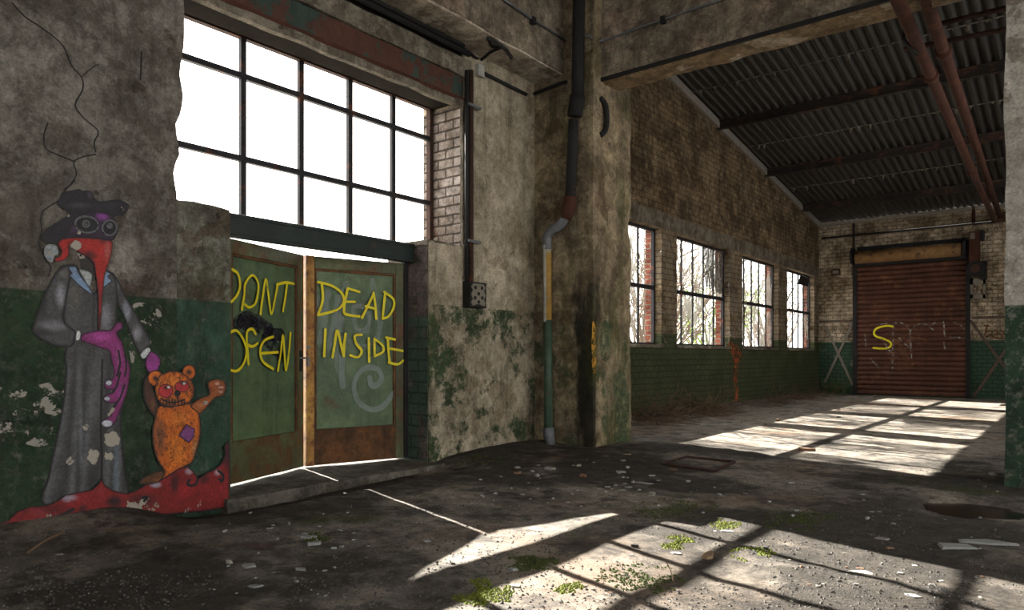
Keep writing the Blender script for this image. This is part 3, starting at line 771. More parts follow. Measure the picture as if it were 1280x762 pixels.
def blobs(base, items, edge=(.02, .02, .022), w=5):
    def f(Q, d):
        col = np.tile(np.array(base, float), (len(Q), 1))
        for (cx, cy, rx, ry, c, s) in items:
            q = np.hypot((Q[:, 0] - cx) / rx, (Q[:, 1] - cy) / ry)
            col = lerp(col, c, s * (1 - sm(q, .15, 1)))
        col = lerp(col, edge, (1 - sm(d, 0, w)) * .85)
        return col
    return f
def lines(mb, pts, w, k=0): stroke(mb, [onX(a, b_, XM + .004 + (LAYER[0] + 1 + k) * .0006) for a, b_ in pts], w, (1, 0, 0))
M['outline'] = spray('black_outline_paint', (.010, .009, .011), 1.0, 2, thr=(.18, .25))
M['grey_line'] = spray('pale_outline_paint', (.13, .13, .14), .7, 2, thr=(.25, .35))

base = onX(110, 640, XM); base.z = 0
mur = empty('painted_bird_figure', base, 'mural of a tall bird-beaked figure in hat, goggles and long grey coat', 'mural')
wear_coat = [R3((380, 340)) + (16, .9), R3((290, 420)) + (14, .95), R3((380, 230)) + (12, .8), R3((180, 440)) + (10, .6), R3((260, 280)) + (9, .7), R3((365, 420)) + (10, .9)]
wear_arm = [R2((690, 610)) + (9, .95), R2((830, 540)) + (9, .95)]
GREY = (.052, .051, .052)
body = T(R2, [(285, 50), (345, 70), (430, 225), (470, 190), (510, 95), (555, 100), (600, 160), (598, 260), (592, 400), (600, 480), (630, 580), (655, 690)]) + T(R3, [(452, 60), (440, 130), (425, 250), (432, 350), (445, 480), (462, 605), (400, 660), (60, 655), (75, 520), (100, 400), (125, 280), (150, 130), (160, 0)]) + T(R2, [(255, 660), (262, 560), (245, 400), (235, 250), (215, 85)])
def coat(Q, d):
    col = np.tile(np.array(GREY), (len(Q), 1))
    # folds of the skirt and light patches sprayed on the chest
    sk = sm(Q[:, 1], 430, 470)
    fold = .5 + .5 * np.sin((Q[:, 0] - 96 + (Q[:, 1] - 460) * .10) * .30 + 1.5 * np.sin(Q[:, 0] * .13))
    col = lerp(col, (.12, .125, .135), sk * fold ** 3 * .45)
    col = lerp(col, (.012, .012, .014), sk * (1 - fold) ** 4 * .5)
    for (cx, cy, rx, ry, c, s) in [(132, 395, 12, 30, (.19, .19, .21), .8), (92, 370, 14, 26, (.10, .095, .085), .7), (118, 345, 24, 14, (.09, .085, .075), .6), (145, 590, 6, 60, (.13, .16, .19), .8), (101, 540, 4, 70, (.14, .15, .17), .7), (79, 390, 5, 60, (.012, .012, .012), .8), (117, 400, 3, 60, (.02, .018, .02), .7)]:
        q = np.hypot((Q[:, 0] - cx) / rx, (Q[:, 1] - cy) / ry); col = lerp(col, c, s * (1 - sm(q, .1, 1)))
    return lerp(col, (.008, .008, .009), (1 - sm(d, 0, 4.5)) * .9)
coat_o = paint('coat', mur, body, coat, wear=wear_coat, out=2.8)
mb = MB(); lines(mb, T(R3, [(335, -40), (332, 100), (328, 300), (333, 420), (330, 540)]), .016); mb.build('coat_opening', M['outline'], coat_o)
neck = T(R1, [(360, 580), (440, 600), (480, 650), (505, 770), (470, 800), (390, 730), (385, 650)])
paint('neck', mur, neck, const((.02, .017, .016)), wear=[R1((380, 600)) + (10, .9)], out=0)
paint('shirt', mur, T(R2, [(352, 82), (430, 108), (428, 170), (412, 196), (375, 140)]), blobs((.36, .38, .38), [], (.10, .12, .13), 3), out=.6)
la = T(R2, [(285, 55), (215, 85), (160, 175), (110, 290), (70, 400), (50, 462), (62, 492), (110, 530), (200, 570), (300, 575), (325, 530), (330, 478), (255, 408), (268, 300), (285, 200), (300, 120)])
paint('sleeve', mur, la, blobs(GREY, [R2((235, 250)) + (9, 22, (.22, .22, .25), .9), R2((190, 440)) + (26, 10, (.17, .17, .19), .8), R2((120, 300)) + (8, 26, (.01, .01, .012), .8), R2((110, 480)) + (18, 7, (.01, .01, .012), .7), R2((260, 110)) + (10, 8, (.13, .12, .11), .6)], w=5), out=2.8)
ra = T(R2, [(562, 102), (602, 160), (642, 245), (700, 345), (762, 455), (808, 545), (790, 578), (740, 622), (705, 570), (660, 460), (622, 360), (592, 290), (580, 180)])
paint('sleeve', mur, ra, blobs(GREY, [R2((650, 350)) + (8, 20, (.20, .20, .24), .9), R2((720, 490)) + (9, 14, (.20, .20, .22), .8), R2((600, 180)) + (8, 12, (.12, .115, .11), .6)], w=4), wear=wear_arm, out=2.0)
for pts in ([(275, 66), (330, 62), (352, 112), (412, 190), (440, 238), (422, 243), (345, 185), (280, 118), (302, 110)], [(520, 90), (560, 112), (535, 128), (562, 158), (510, 200), (498, 185), (506, 120)]):
    paint('lapel', mur, T(R2, pts), blobs((.16, .23, .36), [], (.03, .04, .06), 1.6), smooth=False, sp=1.0, out=1.4)
paint('cuff', mur, T(R2, [(335, 474), (360, 478), (356, 528), (328, 532)]), const((.48, .5, .5)), sp=1, out=1.0)
hand = T(R2, [(365, 497), (430, 476), (500, 466), (548, 466), (575, 430), (605, 414), (630, 428), (625, 460), (592, 490), (625, 545), (642, 610), (672, 690)]) + T(R3, [(468, 30), (455, 110), (430, 180), (395, 262), (360, 288), (335, 270), (338, 248), (372, 225), (372, 200), (402, 170), (370, 168), (338, 152), (345, 130), (388, 108), (345, 95), (348, 60), (382, 48), (388, 8)]) + T(R2, [(548, 650), (540, 605), (480, 582), (420, 560), (366, 540)])
glove_o = paint('glove', mur, hand, blobs((.19, .022, .125), [R2((480, 510)) + (22, 8, (.33, .05, .24), .8), R2((600, 450)) + (5, 5, (.28, .05, .2), .7), R2((600, 640)) + (5, 20, (.25, .06, .20), .6), R3((420, 120)) + (5, 20, (.22, .04, .2), .6)], (.03, .008, .03), 3.5), wear=[R3((375, 200)) + (8, .9)], out=1.5)
mb = MB()
for pts in ([(600, 600), (610, 680), (590, 760)], [(640, 620), (650, 700), (640, 762)]): lines(mb, T(R2, pts), .014)
for pts in ([(420, 20), (405, 80), (385, 115)], [(440, 80), (420, 140), (390, 180)]): lines(mb, T(R3, pts), .014)
mb.build('finger_outline', M['outline'], glove_o)
for c in ((366, 70, 17, 14), (358, 145, 17, 12), (358, 263, 28, 19)):
    paint('nail', glove_o, ell(R3, *c), const((.42, .43, .50), (.12, .12, .16), 2), sp=1, out=.9)
paint('cuff', mur, T(R2, [(780, 580), (806, 596), (765, 652), (737, 626)]), const((.48, .5, .52)), sp=1, out=1.0)
paint('glove', mur, T(R2, [(800, 605), (830, 612), (862, 642), (866, 690), (845, 730), (795, 742), (770, 695), (776, 650)]), blobs((.24, .035, .20), [], (.05, .01, .05), 3), out=1.4)
mask = T(R1, [(330, 335), (400, 272), (470, 250), (560, 258), (645, 288), (676, 360), (676, 420), (642, 478), (560, 472), (470, 458), (380, 460), (250, 470), (270, 410)])
paint('mask', mur, mask, blobs((.022, .012, .026), [R1((560, 285)) + (12, 8, (.17, .035, .20), 1), R1((330, 390)) + (10, 8, (.06, .03, .07), .7)], (.01, .006, .012), 3), out=1.0, wear=[R1((370, 410)) + (5, .7)])
beak = T(R1, [(240, 468), (330, 455), (480, 460), (560, 470), (632, 484), (640, 520), (630, 590), (607, 670), (580, 745)]) + T(R2, [(532, 60), (514, 120), (505, 200), (497, 300), (490, 400), (482, 468), (470, 468), (469, 400), (470, 300), (464, 180), (450, 90), (440, 35)]) + T(R1, [(500, 700), (470, 632), (400, 592), (345, 552), (300, 530), (298, 565), (283, 612), (240, 642), (192, 646), (182, 622), (215, 607), (236, 560), (205, 510)])
paint('beak', mur, beak, blobs((.30, .014, .010), [R1((600, 560)) + (6, 20, (.36, .10, .09), .7), R1((450, 600)) + (16, 10, (.03, .006, .006), .9), R1((560, 490)) + (10, 4, (.06, .01, .01), .7), R2((485, 260)) + (3, 40, (.20, .03, .03), .6), R2((478, 420)) + (6, 20, (.05, .008, .008), .9), R1((300, 520)) + (6, 8, (.05, .01, .01), .7)], (.10, .008, .008), 2.5), wear=[R1((350, 520)) + (11, .95)], out=1.1)
hat = T(R1, [(215, 145), (260, 95), (320, 80), (375, 70), (400, 84), (440, 80), (475, 95), (490, 130), (520, 162), (580, 165), (640, 155), (700, 158), (750, 180), (772, 205), (755, 250), (715, 282), (690, 272), (645, 290), (560, 260), (470, 250), (390, 280), (340, 330), (300, 400), (270, 440), (230, 470), (170, 508), (120, 500), (88, 480), (85, 435), (120, 388), (180, 345), (240, 310), (300, 255), (240, 230), (205, 190)])
paint('hat', mur, hat, blobs((.014, .012, .017), [R1((380, 200)) + (22, 5, (.05, .045, .055), .8), R1((460, 110)) + (5, 8, (.07, .05, .08), .7), R1((620, 210)) + (12, 5, (.02, .02, .022), .7)], (.006, .005, .007), 2), wear=[R1((200, 240)) + (10, .85), R1((285, 280)) + (5, .7), R1((720, 230)) + (6, .6)], out=1)
for c, ring in (((435, 352, 92, 64, 24, .15), (430, 347, 25)), ((616, 378, 56, 60, 24, .3), (617, 362, 18))):
    lens_o = paint('goggle_lens', mur, ell(R1, *c), const((.010, .010, .012)), out=0)
    mb = MB(); e = ell(R1, *c); lines(mb, e + e[:1], .012)
    e = ell(R1, ring[0], ring[1], ring[2], ring[2], 14); lines(mb, e + e[:1], .010, 1)
    e = ell(R1, ring[0], ring[1], ring[2] * .35, ring[2] * .35, 10); lines(mb, e + e[:1], .008, 2)
    mb.build('goggle_rim', M['grey_line'], lens_o)
paint('vapour', mur, T(R1, [(110, 520), (170, 510), (205, 540), (205, 590), (180, 600), (160, 650), (120, 630), (95, 580)]), blobs((.24, .27, .29), [R1((140, 625)) + (6, 5, (.10, .13, .17), .8)], (.2, .2, .2), 3), wear=[R1((150, 570)) + (12, .45)], out=0)

bb_ = onX(225, 605, XM)
bear = empty('painted_teddy_bear', (bb_.x, bb_.y, 0), 'mural of an orange teddy bear with red eyes and a purple patch, waving', 'mural')
OR = (.46, .105, .008); DK = (.035, .016, .010)
def fur(items, base=OR, edge=DK, w=5, seed=1):
    f0 = blobs(base, items, edge, w)
    def f(Q, d):
        col = f0(Q, d); r = np.random.default_rng(seed); n = 240
        lo, hi = Q.min(0), Q.max(0); c = lo + r.random((n, 2)) * (hi - lo); a = r.normal(1.3, .5, n); L = 1.2 + r.random(n) * 1.2
        dd = np.full(len(Q), 9.)
        for k in range(n):
            v = np.array((math.cos(a[k]), math.sin(a[k]))) * L[k]
            dd = np.minimum(dd, segdist(Q, [c[k] - v, c[k] + v], False))
        return lerp(col, (.03, .012, .006), (1 - sm(dd, .15, .75)) * .8)
    return f
paint('raised_arm', bear, T(R4, [(100, 120), (80, 165), (83, 240), (108, 300), (148, 348), (170, 300), (152, 250), (135, 200), (115, 150)]), blobs((.055, .022, .012), [R4((130, 280)) + (5, 12, (.12, .05, .02), .7)], (.01, .008, .008), 3), out=2)
paint('hip', bear, T(R4, [(55, 695), (75, 665), (120, 640), (185, 625), (220, 660), (180, 692), (100, 700)]), blobs((.09, .035, .012), [R4((170, 680)) + (10, 5, (.25, .08, .012), .7)], (.012, .01, .01), 4), out=1.6)
body_o = paint('body', bear, T(R4, [(160, 285), (140, 350), (128, 420), (133, 500), (155, 575), (190, 635), (160, 690), (200, 690), (300, 610), (345, 580), (370, 505), (387, 430), (383, 350), (362, 285), (300, 265), (220, 270)]), fur([R4((260, 520)) + (18, 26, (.55, .16, .012), .8), R4((270, 350)) + (18, 14, (.5, .15, .015), .7), R4((360, 520)) + (8, 20, (.42, .24, .10), .7), R4((170, 440)) + (12, 36, (.09, .04, .025), .8)], w=5), sp=1.2, out=1.8)
arm_o = paint('waving_arm', bear, T(R4, [(330, 282), (380, 242), (430, 222), (420, 182), (430, 152), (480, 140), (515, 160), (519, 200), (500, 232), (460, 245), (420, 290), (385, 325), (355, 310)]), blobs((.26, .07, .012), [R4((380, 280)) + (8, 6, (.36, .13, .05), .7), R4((445, 190)) + (6, 8, (.2, .04, .012), .8)], (.02, .01, .008), 3), wear=[R4((410, 270)) + (6, .7)], out=1.6)
for c in ((472, 166, 17, 13), (492, 186, 20, 11), (490, 210, 17, 12)):
    paint('paw_pad', arm_o, ell(R4, *c), const((.46, .21, .14), (.2, .06, .04), 1.5), sp=1, out=.7)
for c in ((145, 138, 43, 44), (323, 106, 37, 42)):
    paint('ear', bear, ell(R4, *c), blobs(OR, [R4(c[:2]) + (6, 6, (.02, .012, .012), 1)], DK, 3), sp=1.2, out=1.6)
head_o = paint('head', bear, T(R4, [(143, 180), (165, 125), (210, 102), (240, 98), (282, 106), (330, 140), (352, 190), (345, 240), (312, 275), (240, 288), (180, 278), (148, 238)]), fur([R4((240, 150)) + (14, 10, (.5, .15, .015), .7), R4((170, 150)) + (6, 8, (.5, .16, .02), .6), R4((230, 260)) + (18, 6, (.16, .06, .02), .7)], w=4, seed=4), sp=1.2, out=1.5)
for c, hx in (((200, 205, 40, 37), (215, 185)), ((286, 181, 40, 30), (297, 165))):
    paint('eye', head_o, ell(R4, *c), blobs((.36, .025, .03), [R4((c[0] + 5, c[1] - 18)) + (6, 4, (.01, .01, .012), 1), R4(hx) + (2.6, 2.2, (.6, .65, .7), 1)], (.06, .01, .01), 1.6), sp=1, out=1.2)
paint('nose', head_o, ell(R4, 262, 217, 17, 17), const((.010, .008, .008)), sp=1, out=0)
mb = MB()
for pts in ([(175, 245), (210, 262), (250, 266), (300, 250)], [(262, 230), (265, 262)], [(160, 255), (185, 285), (240, 290)]): lines(mb, T(R4, pts), .012)
for x in range(185, 300, 16): lines(mb, T(R4, [(x, 250), (x + 3, 275)]), .008, 1)
mb.build('stitched_mouth', M['outline'], head_o)
paint('patch', body_o, T(R4, [(308, 378), (330, 392), (356, 405), (352, 430), (350, 452), (322, 482), (296, 462), (268, 440), (288, 408)]), blobs((.15, .04, .15), [], (.03, .012, .03), 3), smooth=False, sp=1, out=.8)

wv = onX(150, 640, XM)
waves = empty('painted_red_waves', (wv.x, wv.y, 0), 'mural strip of red and black curling waves along the wall foot', 'mural')
RED = (.17, .010, .010)
wpts = T(R5, [(0, 482), (40, 470), (90, 422), (160, 395), (235, 390), (290, 372), (350, 332), (430, 316), (490, 304), (528, 270), (542, 238), (558, 278), (600, 308), (670, 326), (720, 312), (780, 277), (840, 262), (900, 226), (955, 190), (1000, 180), (1032, 205), (1058, 245), (1100, 215), (1145, 196), (1180, 165), (1200, 120), (1196, 70), (1220, 38)])
wl = wpts + T(R5, [(1224, 120), (1225, 360), (1225, 400), (1100, 420), (900, 440), (700, 455), (500, 480), (300, 505), (100, 525), (0, 535)])
items = [R5(c) + r for c, r in [((370, 352), (14, 7, (.30, .33, .42), .7)), ((830, 280), (10, 5, (.30, .36, .45), .7)), ((1008, 208), (7, 6, (.36, .28, .32), .8)), ((1160, 215), (6, 5, (.4, .3, .34), .8)),
        ((610, 370), (16, 12, (.012, .006, .008), .95)), ((440, 410), (9, 12, (.02, .006, .008), .8)), ((300, 410), (26, 9, (.07, .006, .008), .7)), ((930, 270), (8, 20, (.03, .006, .01), .85)), ((1090, 250), (10, 9, (.03, .006, .01), .8)), ((1205, 130), (7, 26, (.02, .008, .012), .8)), ((760, 360), (30, 12, (.05, .012, .010), .8)), ((400, 375), (14, 9, (.25, .01, .01), .7)), ((1000, 310), (12, 14, (.25, .01, .012), .8)), ((1140, 300), (16, 14, (.24, .012, .012), .8)), ((200, 430), (18, 7, (.22, .03, .04), .7)), ((540, 320), (7, 16, (.24, .02, .02), .6))]]
paint('wave_band', waves, wl, blobs(RED, items, (.012, .006, .008), 3), smooth=False, sp=1.5, out=1.6, wear=[R5((300, 500)) + (30, .6), R5((750, 440)) + (40, .7), R5((1050, 420)) + (30, .5)])
for pts in ([(1010, 255), (1000, 275), (1020, 285), (1045, 275), (1055, 250)], [(1165, 205), (1190, 230), (1185, 262), (1172, 250)], [(270, 460), (330, 440), (390, 410)], [(760, 350), (785, 345), (770, 365)]): 
    mb = MB(); lines(mb, T(R5, pts), .022); mb.build('curl_outline', M['outline'], waves)
# flaked white patches of an older coat left of the figure belong to the wall
wl_ = bpy.data.objects['wall_left']; WORLD['wall_left'] = Vector((0, 0, 0))
M['flake'] = spray('flaked_plaster_patch', (.25, .235, .20), .9, 6, thr=(.53, .57))
mb = MB()
for pts, wd in ([(5, 500), (40, 505), (70, 500)], .28), ([(8, 530), (50, 540)], .2), ([(175, 390), (190, 395)], .15), ([(168, 425), (175, 450)], .12):
    stroke(mb, [onX(a, b_, XM + .003) for a, b_ in pts], wd, (1, 0, 0))
mb.build('flaked_paint', M['flake'], wl_)
M['crack'] = spray('wall_crack_line', (.008, .007, .006), 1.0, 6, thr=(.1, .15))
mb = MB()
ck = lambda p: (p[0] * .3413, p[1] * .3413)
for pts, wd in ([(45, 10), (90, 60), (150, 100), (215, 150), (240, 185), (262, 240), (300, 285), (302, 330), (275, 385), (310, 435), (360, 480), (345, 520), (350, 555)], .010), ([(350, 565), (300, 575), (270, 595), (280, 640), (245, 690), (225, 715)], .009), ([(270, 590), (220, 570), (170, 545), (160, 500), (175, 450)], .009), ([(300, 280), (335, 250), (360, 235)], .006), ([(518, 190), (515, 290)], .012):
    stroke(mb, [onX(*ck(p), XM + .003) for p in pts], wd, (1, 0, 0), sub=3)
for pts in ([(220, 160), (150, 200), (85, 250), (70, 320), (78, 400), (55, 480), (65, 540), (95, 590), (110, 640), (150, 690), (130, 760)], [(340, 5), (300, 45), (260, 70)]):
    stroke(mb, [onX(*R1(p), XM + .0035) for p in pts], .008, (1, 0, 0), sub=3)
mb.build('crack', M['crack'], wl_)
# ------------------------------------------------------------------ pipes, boxes, roof steel
def P(px, py, Y): return onY(px, py, Y)
# rain downpipe in front of the corner column
YD = 7.60
b0 = P(687, 548, YD)
dp = empty('rain_downpipe', (b0.x, YD, 0), 'old rain downpipe on the corner column, black above, grey elbow, painted below', 'downpipe')
tp = [P(724, -40, YD + .0), P(723, 40, YD), P(722, 120, YD), P(717, 150, YD - .02), P(715, 200, YD - .02), P(712, 255, YD - .02)]
MB().tube(tp[3:], .068, 14).build('upper_pipe', M['iron'], dp, smooth=True, label='black upper pipe')
MB().tube(tp[:3], .078, 14).tube([tp[2], P(718, 145, YD - .01)], [.098, .095], 14).build('socket_pipe', M['iron'], dp, smooth=True)
MB().tube([P(713, 246, YD - .02), P(711, 262, YD - .02), P(707, 274, YD - .03)], [.085, .088, .07], 14).build('collar', M['rust'], dp, smooth=True, label='rust-brown collar')
el = smooth_path([P(709, 268, YD - .03), P(700, 281, YD - .04), P(690, 287, YD - .04), P(684, 296, YD - .04), P(684, 312, YD - .04)], 5)
MB().tube(el, .062, 14).build('elbow', M['pipe_grey'], dp, smooth=True, label='grey elbow')
MB().tube([P(684, 306, YD - .04), P(684.5, 402, YD - .04)], .056, 14).build('middle_pipe', M['pipe_yellow'], dp, smooth=True, label='yellow and white painted length')
q = P(681.5, 306, YD - .075); q2 = P(682, 402, YD - .075)
MB().tube([q, q2], .03, 10).build('white_streak', M['pipe_white'], dp, smooth=True)
MB().tube([P(684.5, 400, YD - .04), P(685.5, 538, YD - .04)], .058, 14).build('lower_pipe', M['pipe_green'], dp, smooth=True, label='green painted length')
MB().tube([P(685.5, 534, YD - .04), P(686, 542, YD - .04), P(688, 556, YD - .05)], [.075, .078, .06], 14).build('foot', M['pipe_grey'], dp, smooth=True)

# switch box with conduits on the pier
pb = onX(588, 367, XW)
sb = empty('switch_box', (XW, pb.y, pb.z), 'old black switch box with pale perforated cover on the pale pier', 'switch box')
a = onX(578, 352, XW); c = onX(602, 384, XW)
MB().box(XW, XW + .12, a.y, c.y - .05, c.z - .02, a.z).build('box_body', M['iron'], sb, bevel=.006)
y0, y1, z0, z1 = a.y + .02, c.y - .07, c.z - .0, a.z - .02
cov = MB().prism([(y0 + (y1 - y0) * u, z0 + (z1 - z0) * v) for u, v in [(.1, .0), (.4, .08), (.6, .08), (.9, 0), (1, .15), (.88, .3), (1, .5), (.88, .7), (1, .85), (.85, 1), (.15, 1), (0, .85), (.12, .7), (0, .5), (.12, .3), (0, .15)]], 'x', XW + .12, XW + .126)
cov_o = fix_normals(cov.build('cover', M['brace'], sb, label='pale perforated cover'))
for u, v in ((.27, .82), (.73, .82), (.5, .55), (.25, .35), (.75, .38), (.5, .18)):
    cy, cz = y0 + (y1 - y0) * u, z0 + (z1 - z0) * v
    MB().tube([(XW + .125, cy, cz), (XW + .131, cy, cz)], .022, 12).build('hole', M['iron'], cov_o)
cd = empty('conduit_pair', onX(588, 350, XW), 'pair of dark conduits dropping to the switch box on the pier', 'conduit')
for px, r in ((583.5, .024), (588.5, .034)):
    MB().tube([onX(px, 88, XW + .05), onX(px, 353, XW + .05)], r, 10).build('pipe', M['iron'] if px < 585 else M['rust_frame'], cd, smooth=True)
for py in (131, 301):
    l = onX(579, py, XW); r_ = onX(595, py, XW)
    MB().box(XW, XW + .09, l.y, r_.y, l.z - .015, l.z + .015).build('clip', M['pipe_grey'], cd)
tl = empty('wall_conduit', onX(585, 84, XW), 'dark conduit under the ceiling beam above the big window', 'conduit')
MB().tube([(XW + .05, 1.5, 4.77), (XW + .05, 6.35, 4.77)], .036, 10).build('pipe', M['iron'], tl, smooth=True)
MB().tube([(XW + .10, 1.5, 4.80), (XW + .10, 6.2, 4.80)], .022, 8).build('pipe', M['iron'], tl, smooth=True)
zb = 4.80
MB().tube(smooth_path([(XW + .05, 6.38, 4.78), onZ(600, 75, zb), onZ(612, 66, zb), onZ(626, 59, zb)], 4), .020, 8).build('branch_pipe', M['iron'], tl, smooth=True)
MB().tube(smooth_path([onZ(609, 48, zb), onZ(618, 52, zb), onZ(627, 58, zb - .02), onZ(634, 64, zb - .04), onZ(640, 73, zb - .1)], 4), .022, 8).tube(smooth_path([onZ(610, 48, zb), onZ(615, 58, zb), onZ(625, 59, zb)], 3), .018, 8).build('bent_bracket', M['iron'], tl, smooth=True)
jb = onX(597, 87, XW)
MB().box(XW, XW + .06, jb.y - .05, jb.y + .06, jb.z - .09, jb.z + .05).build('junction_box', M['pipe_white'], tl, label='small white junction box')
c2 = empty('corner_conduit', onX(640, 90, XW), 'thin dark conduit running into the corner below the beam', 'conduit')
MB().tube([onX(606, 92, XW + .03), onX(658, 118, XW + .03)], .022, 8).build('pipe', M['iron'], c2, smooth=True)
MB().tube([P(668, 117, 7.66), P(700, 104, 7.66), P(708, 102, 7.66)], .022, 8).build('pipe', M['iron'], c2, smooth=True)
bc = empty('beam_cable', onX(650, 18, -5.22), 'thin cable clipped along both concrete beams around the corner column', 'cable')
XC = -5.22
MB().tube([onX(600, -22, XC), onX(655, 17, XC), onX(706, 50, XC)], .014, 8).build('cable', M['pipe_grey'], bc, smooth=True)
MB().tube(smooth_path([P(726, 46, 7.66), P(737, 45, 7.66), P(748.5, 52, 7.87), P(800, 34, 7.88), P(900, 0, 7.88), P(1010, -38, 7.88)], 3), .014, 8).build('cable', M['pipe_grey'], bc, smooth=True)
for o_, f_ in ((onX(666, 25, XC), 0), (P(829, 24, 7.88), 1)):
    MB().box(o_.x - .03, o_.x + .03, o_.y - .03, o_.y + .03, o_.z - .05, o_.z + .03).build('clip', M['iron'], bc)
hk = P(755, 148, 7.9); hk = onX(755, 148, -4.77)
mb = MB(); mb.tube(smooth_path([(hk.x - .03, hk.y - .05, hk.z + .26), (hk.x + .01, hk.y + .02, hk.z + .18), (hk.x + .02, hk.y + .04, hk.z), (hk.x + .01, hk.y + .02, hk.z - .15), (hk.x - .03, hk.y - .04, hk.z - .22)], 4), .035, 8)  # curved black tube added in place of a dark cavity in the column
props(mb.build('cavity_tube', M['iron'], smooth=True, origin=hk), 'black tube standing in for a dark bracket high on the corner column', 'cavity')

# roof purlins
for i, (Y, lab) in enumerate(((12.25, 'roof purlin hidden behind the cross beam'), (15.38, 'first steel purlin behind the cross beam'), (18.5, 'middle steel purlin of the far wing roof'), (21.55, 'steel purlin nearest the far brick wall'))):
    z = roof_z(Y) - .04
    p = MB(); p.box(-6.3, 8, Y - .05, Y + .05, z - .03, z).box(-6.3, 8, Y - .012, Y + .012, z - .17, z - .03).box(-6.3, 8, Y - .05, Y + .05, z - .19, z - .165)
    props(p.build('roof_purlin', M['purlin'], origin=(0, Y, z)), lab, 'purlin', 'steel purlins under the sheet roof')
# sheet lap lines with curled scraps between purlins
for Y, lab in ((13.9, 'ragged lap seam of the roof sheets just behind the cross beam'), (17.0, 'ragged lap seam of the roof sheets between first and middle purlins'), (20.1, 'ragged lap seam of the roof sheets nearest the far wall')):
    z = roof_z(Y) - .045; sp = MB(); rr = random.Random(int(Y * 10))
    for k in range(46):
        x = -6 + k * .21 + rr.uniform(-.08, .08); h = rr.choice((.03, .04, .12, .02))
        sp.add([(x, Y, z + .02), (x + .05, Y + .02, z + .02), (x + .03 + rr.uniform(-.05, .05), Y - .03, z - h), (x - .02, Y + .03, z - h * .6)], [(0, 1, 2, 3)])
    sp.box(-6.3, 7.9, Y - .006, Y + .006, z + .005, z + .02)
    props(sp.build('sheet_lap_seam', M['brace'], origin=(0, Y, z)), lab, 'seam')
# rust-red pipes and tie rods
e1_ = P(1243, 276, YF - .2); e2_ = P(1250, 270, YF - .2)
s1 = P(1131, 20, 7.9); s2 = P(1164, 18, 8.6)
def ext(p, q, y): t = (y - p.y) / (q.y - p.y); return p + (q - p) * t
rp = empty('hanging_pipe', (e1_.x, 15, 4.8), 'rust-red pipe slung under the cross beam, left of two', 'pipe', 'rust-red pipes under the roof')
MB().tube([ext(s1, e1_, 5.5), s1, ext(s1, e1_, 15), e1_, P(1262, 272, YF - .2)], .062, 12).build('pipe', M['rust'], rp, smooth=True)
for y in (9.9, 16.0):
    c_ = ext(s1, e1_, y); MB().tube([ext(s1, e1_, y - .06), ext(s1, e1_, y + .06)], .082, 12).build('coupling', M['rust'], rp, smooth=True)
hp = ext(s1, e1_, 8.5)
MB().tube([hp + Vector((-.09, 0, .3)), hp + Vector((-.1, 0, 0)), hp + Vector((-.02, .3, -.08))], .018, 8).build('hanger', M['iron'], rp)
rp = empty('hanging_pipe', (e2_.x, 15, 4.9), 'rust-red pipe slung under the sheet roof, right of two', 'pipe', 'rust-red pipes under the roof')
MB().tube([ext(s2, e2_, 5.5), s2, ext(s2, e2_, 15), e2_, P(1266, 264, YF - .2)], .066, 12).build('pipe', M['rust'], rp, smooth=True)
MB().tube([ext(s2, e2_, 9.7), ext(s2, e2_, 9.85)], .088, 12).build('coupling', M['rust'], rp, smooth=True)
for (a_, b_, Y, lab) in (((1130, 62), (1275, 33), 9.6, 'lower rusty tie rod crossing under the two red pipes'), ((1166, 32), (1275, 6), 9.0, 'upper rusty tie rod beside the right-hand red pipe')):
    u, v = P(*a_, Y), P(*b_, Y); v2 = v + (v - u) * 1.2
    props(MB().tube([u, v, v2], .03, 8).build('tie_rod', M['rust_frame'], smooth=True, origin=u), lab, 'rod')

# things on the far wall
u, v = P(1031, 296, YF - .06), P(1275, 275.5, YF - .06); zz = (u.z + v.z) / 2
fp = empty('wall_pipe', (-4, YF, zz), 'long dark pipe high on the far wall above the shutter', 'pipe')
MB().tube([(-6.2, YF - .06, zz), (7.9, YF - .06, zz)], .03, 8).build('pipe', M['iron'], fp, smooth=True)
MB().tube([(-5.28, YF - .05, zz), (-5.28, YF - .05, 5.3)], .03, 8).tube([(-5.28, YF - .05, zz), (-5.28, YF - .05, 4.4)], .03, 8).build('riser', M['iron'], fp, smooth=True)
MB().tube([(-2.22, YF - .05, zz), (-2.22, YF - .05, 5.3)], .045, 8).build('riser', M['rust'], fp, smooth=True)
u, v = P(1039, 336.5, YF), P(1050.5, 343.5, YF)
sg = empty('wall_plate', (u.x, YF, v.z), 'small dark framed plate high on the far wall left of the shutter', 'sign')
MB().box(u.x, v.x, YF - .03, YF, v.z, u.z).build('plate_frame', M['rust_frame'], sg, bevel=.01)
MB().box(u.x + .05, v.x - .05, YF - .036, YF - .03, v.z + .05, u.z - .05).build('plate', M['brace'], sg)
for (A_, B_, mt, lab) in (((((1032, 407), (1066, 481)), ((1067, 402), (1031, 478))), 0, 'brace', 'pale crossed flat bars on the far wall left of the shutter'), ((((1213, 400), (1270, 478)), ((1217, 496), (1270, 418))), 0, 'brace_rust', 'rusty crossed flat bars on the far wall right of the shutter')):
    cr = empty('cross_brace', (P(*A_[0][0], YF).x, YF, 0), lab, 'brace')
    for k, (p, q) in enumerate(A_):
        p, q = P(*p, YF), P(*q, YF); d = (q - p).normalized(); s = Vector((d.z, 0, -d.x)) * .035
        MB().obox(p - s + Vector((0, -.02 - .015 * k, 0)), q - p, s * 2, (0, .012, 0)).build('bar', M[mt], cr)
    mid = (P(*A_[0][0], YF) + P(*A_[0][1], YF)) / 2
md = empty('shutter_drive', (-2.2, YF, 3.6), 'red-brown shutter drive box with black wheel beside the shutter top', 'shutter drive')
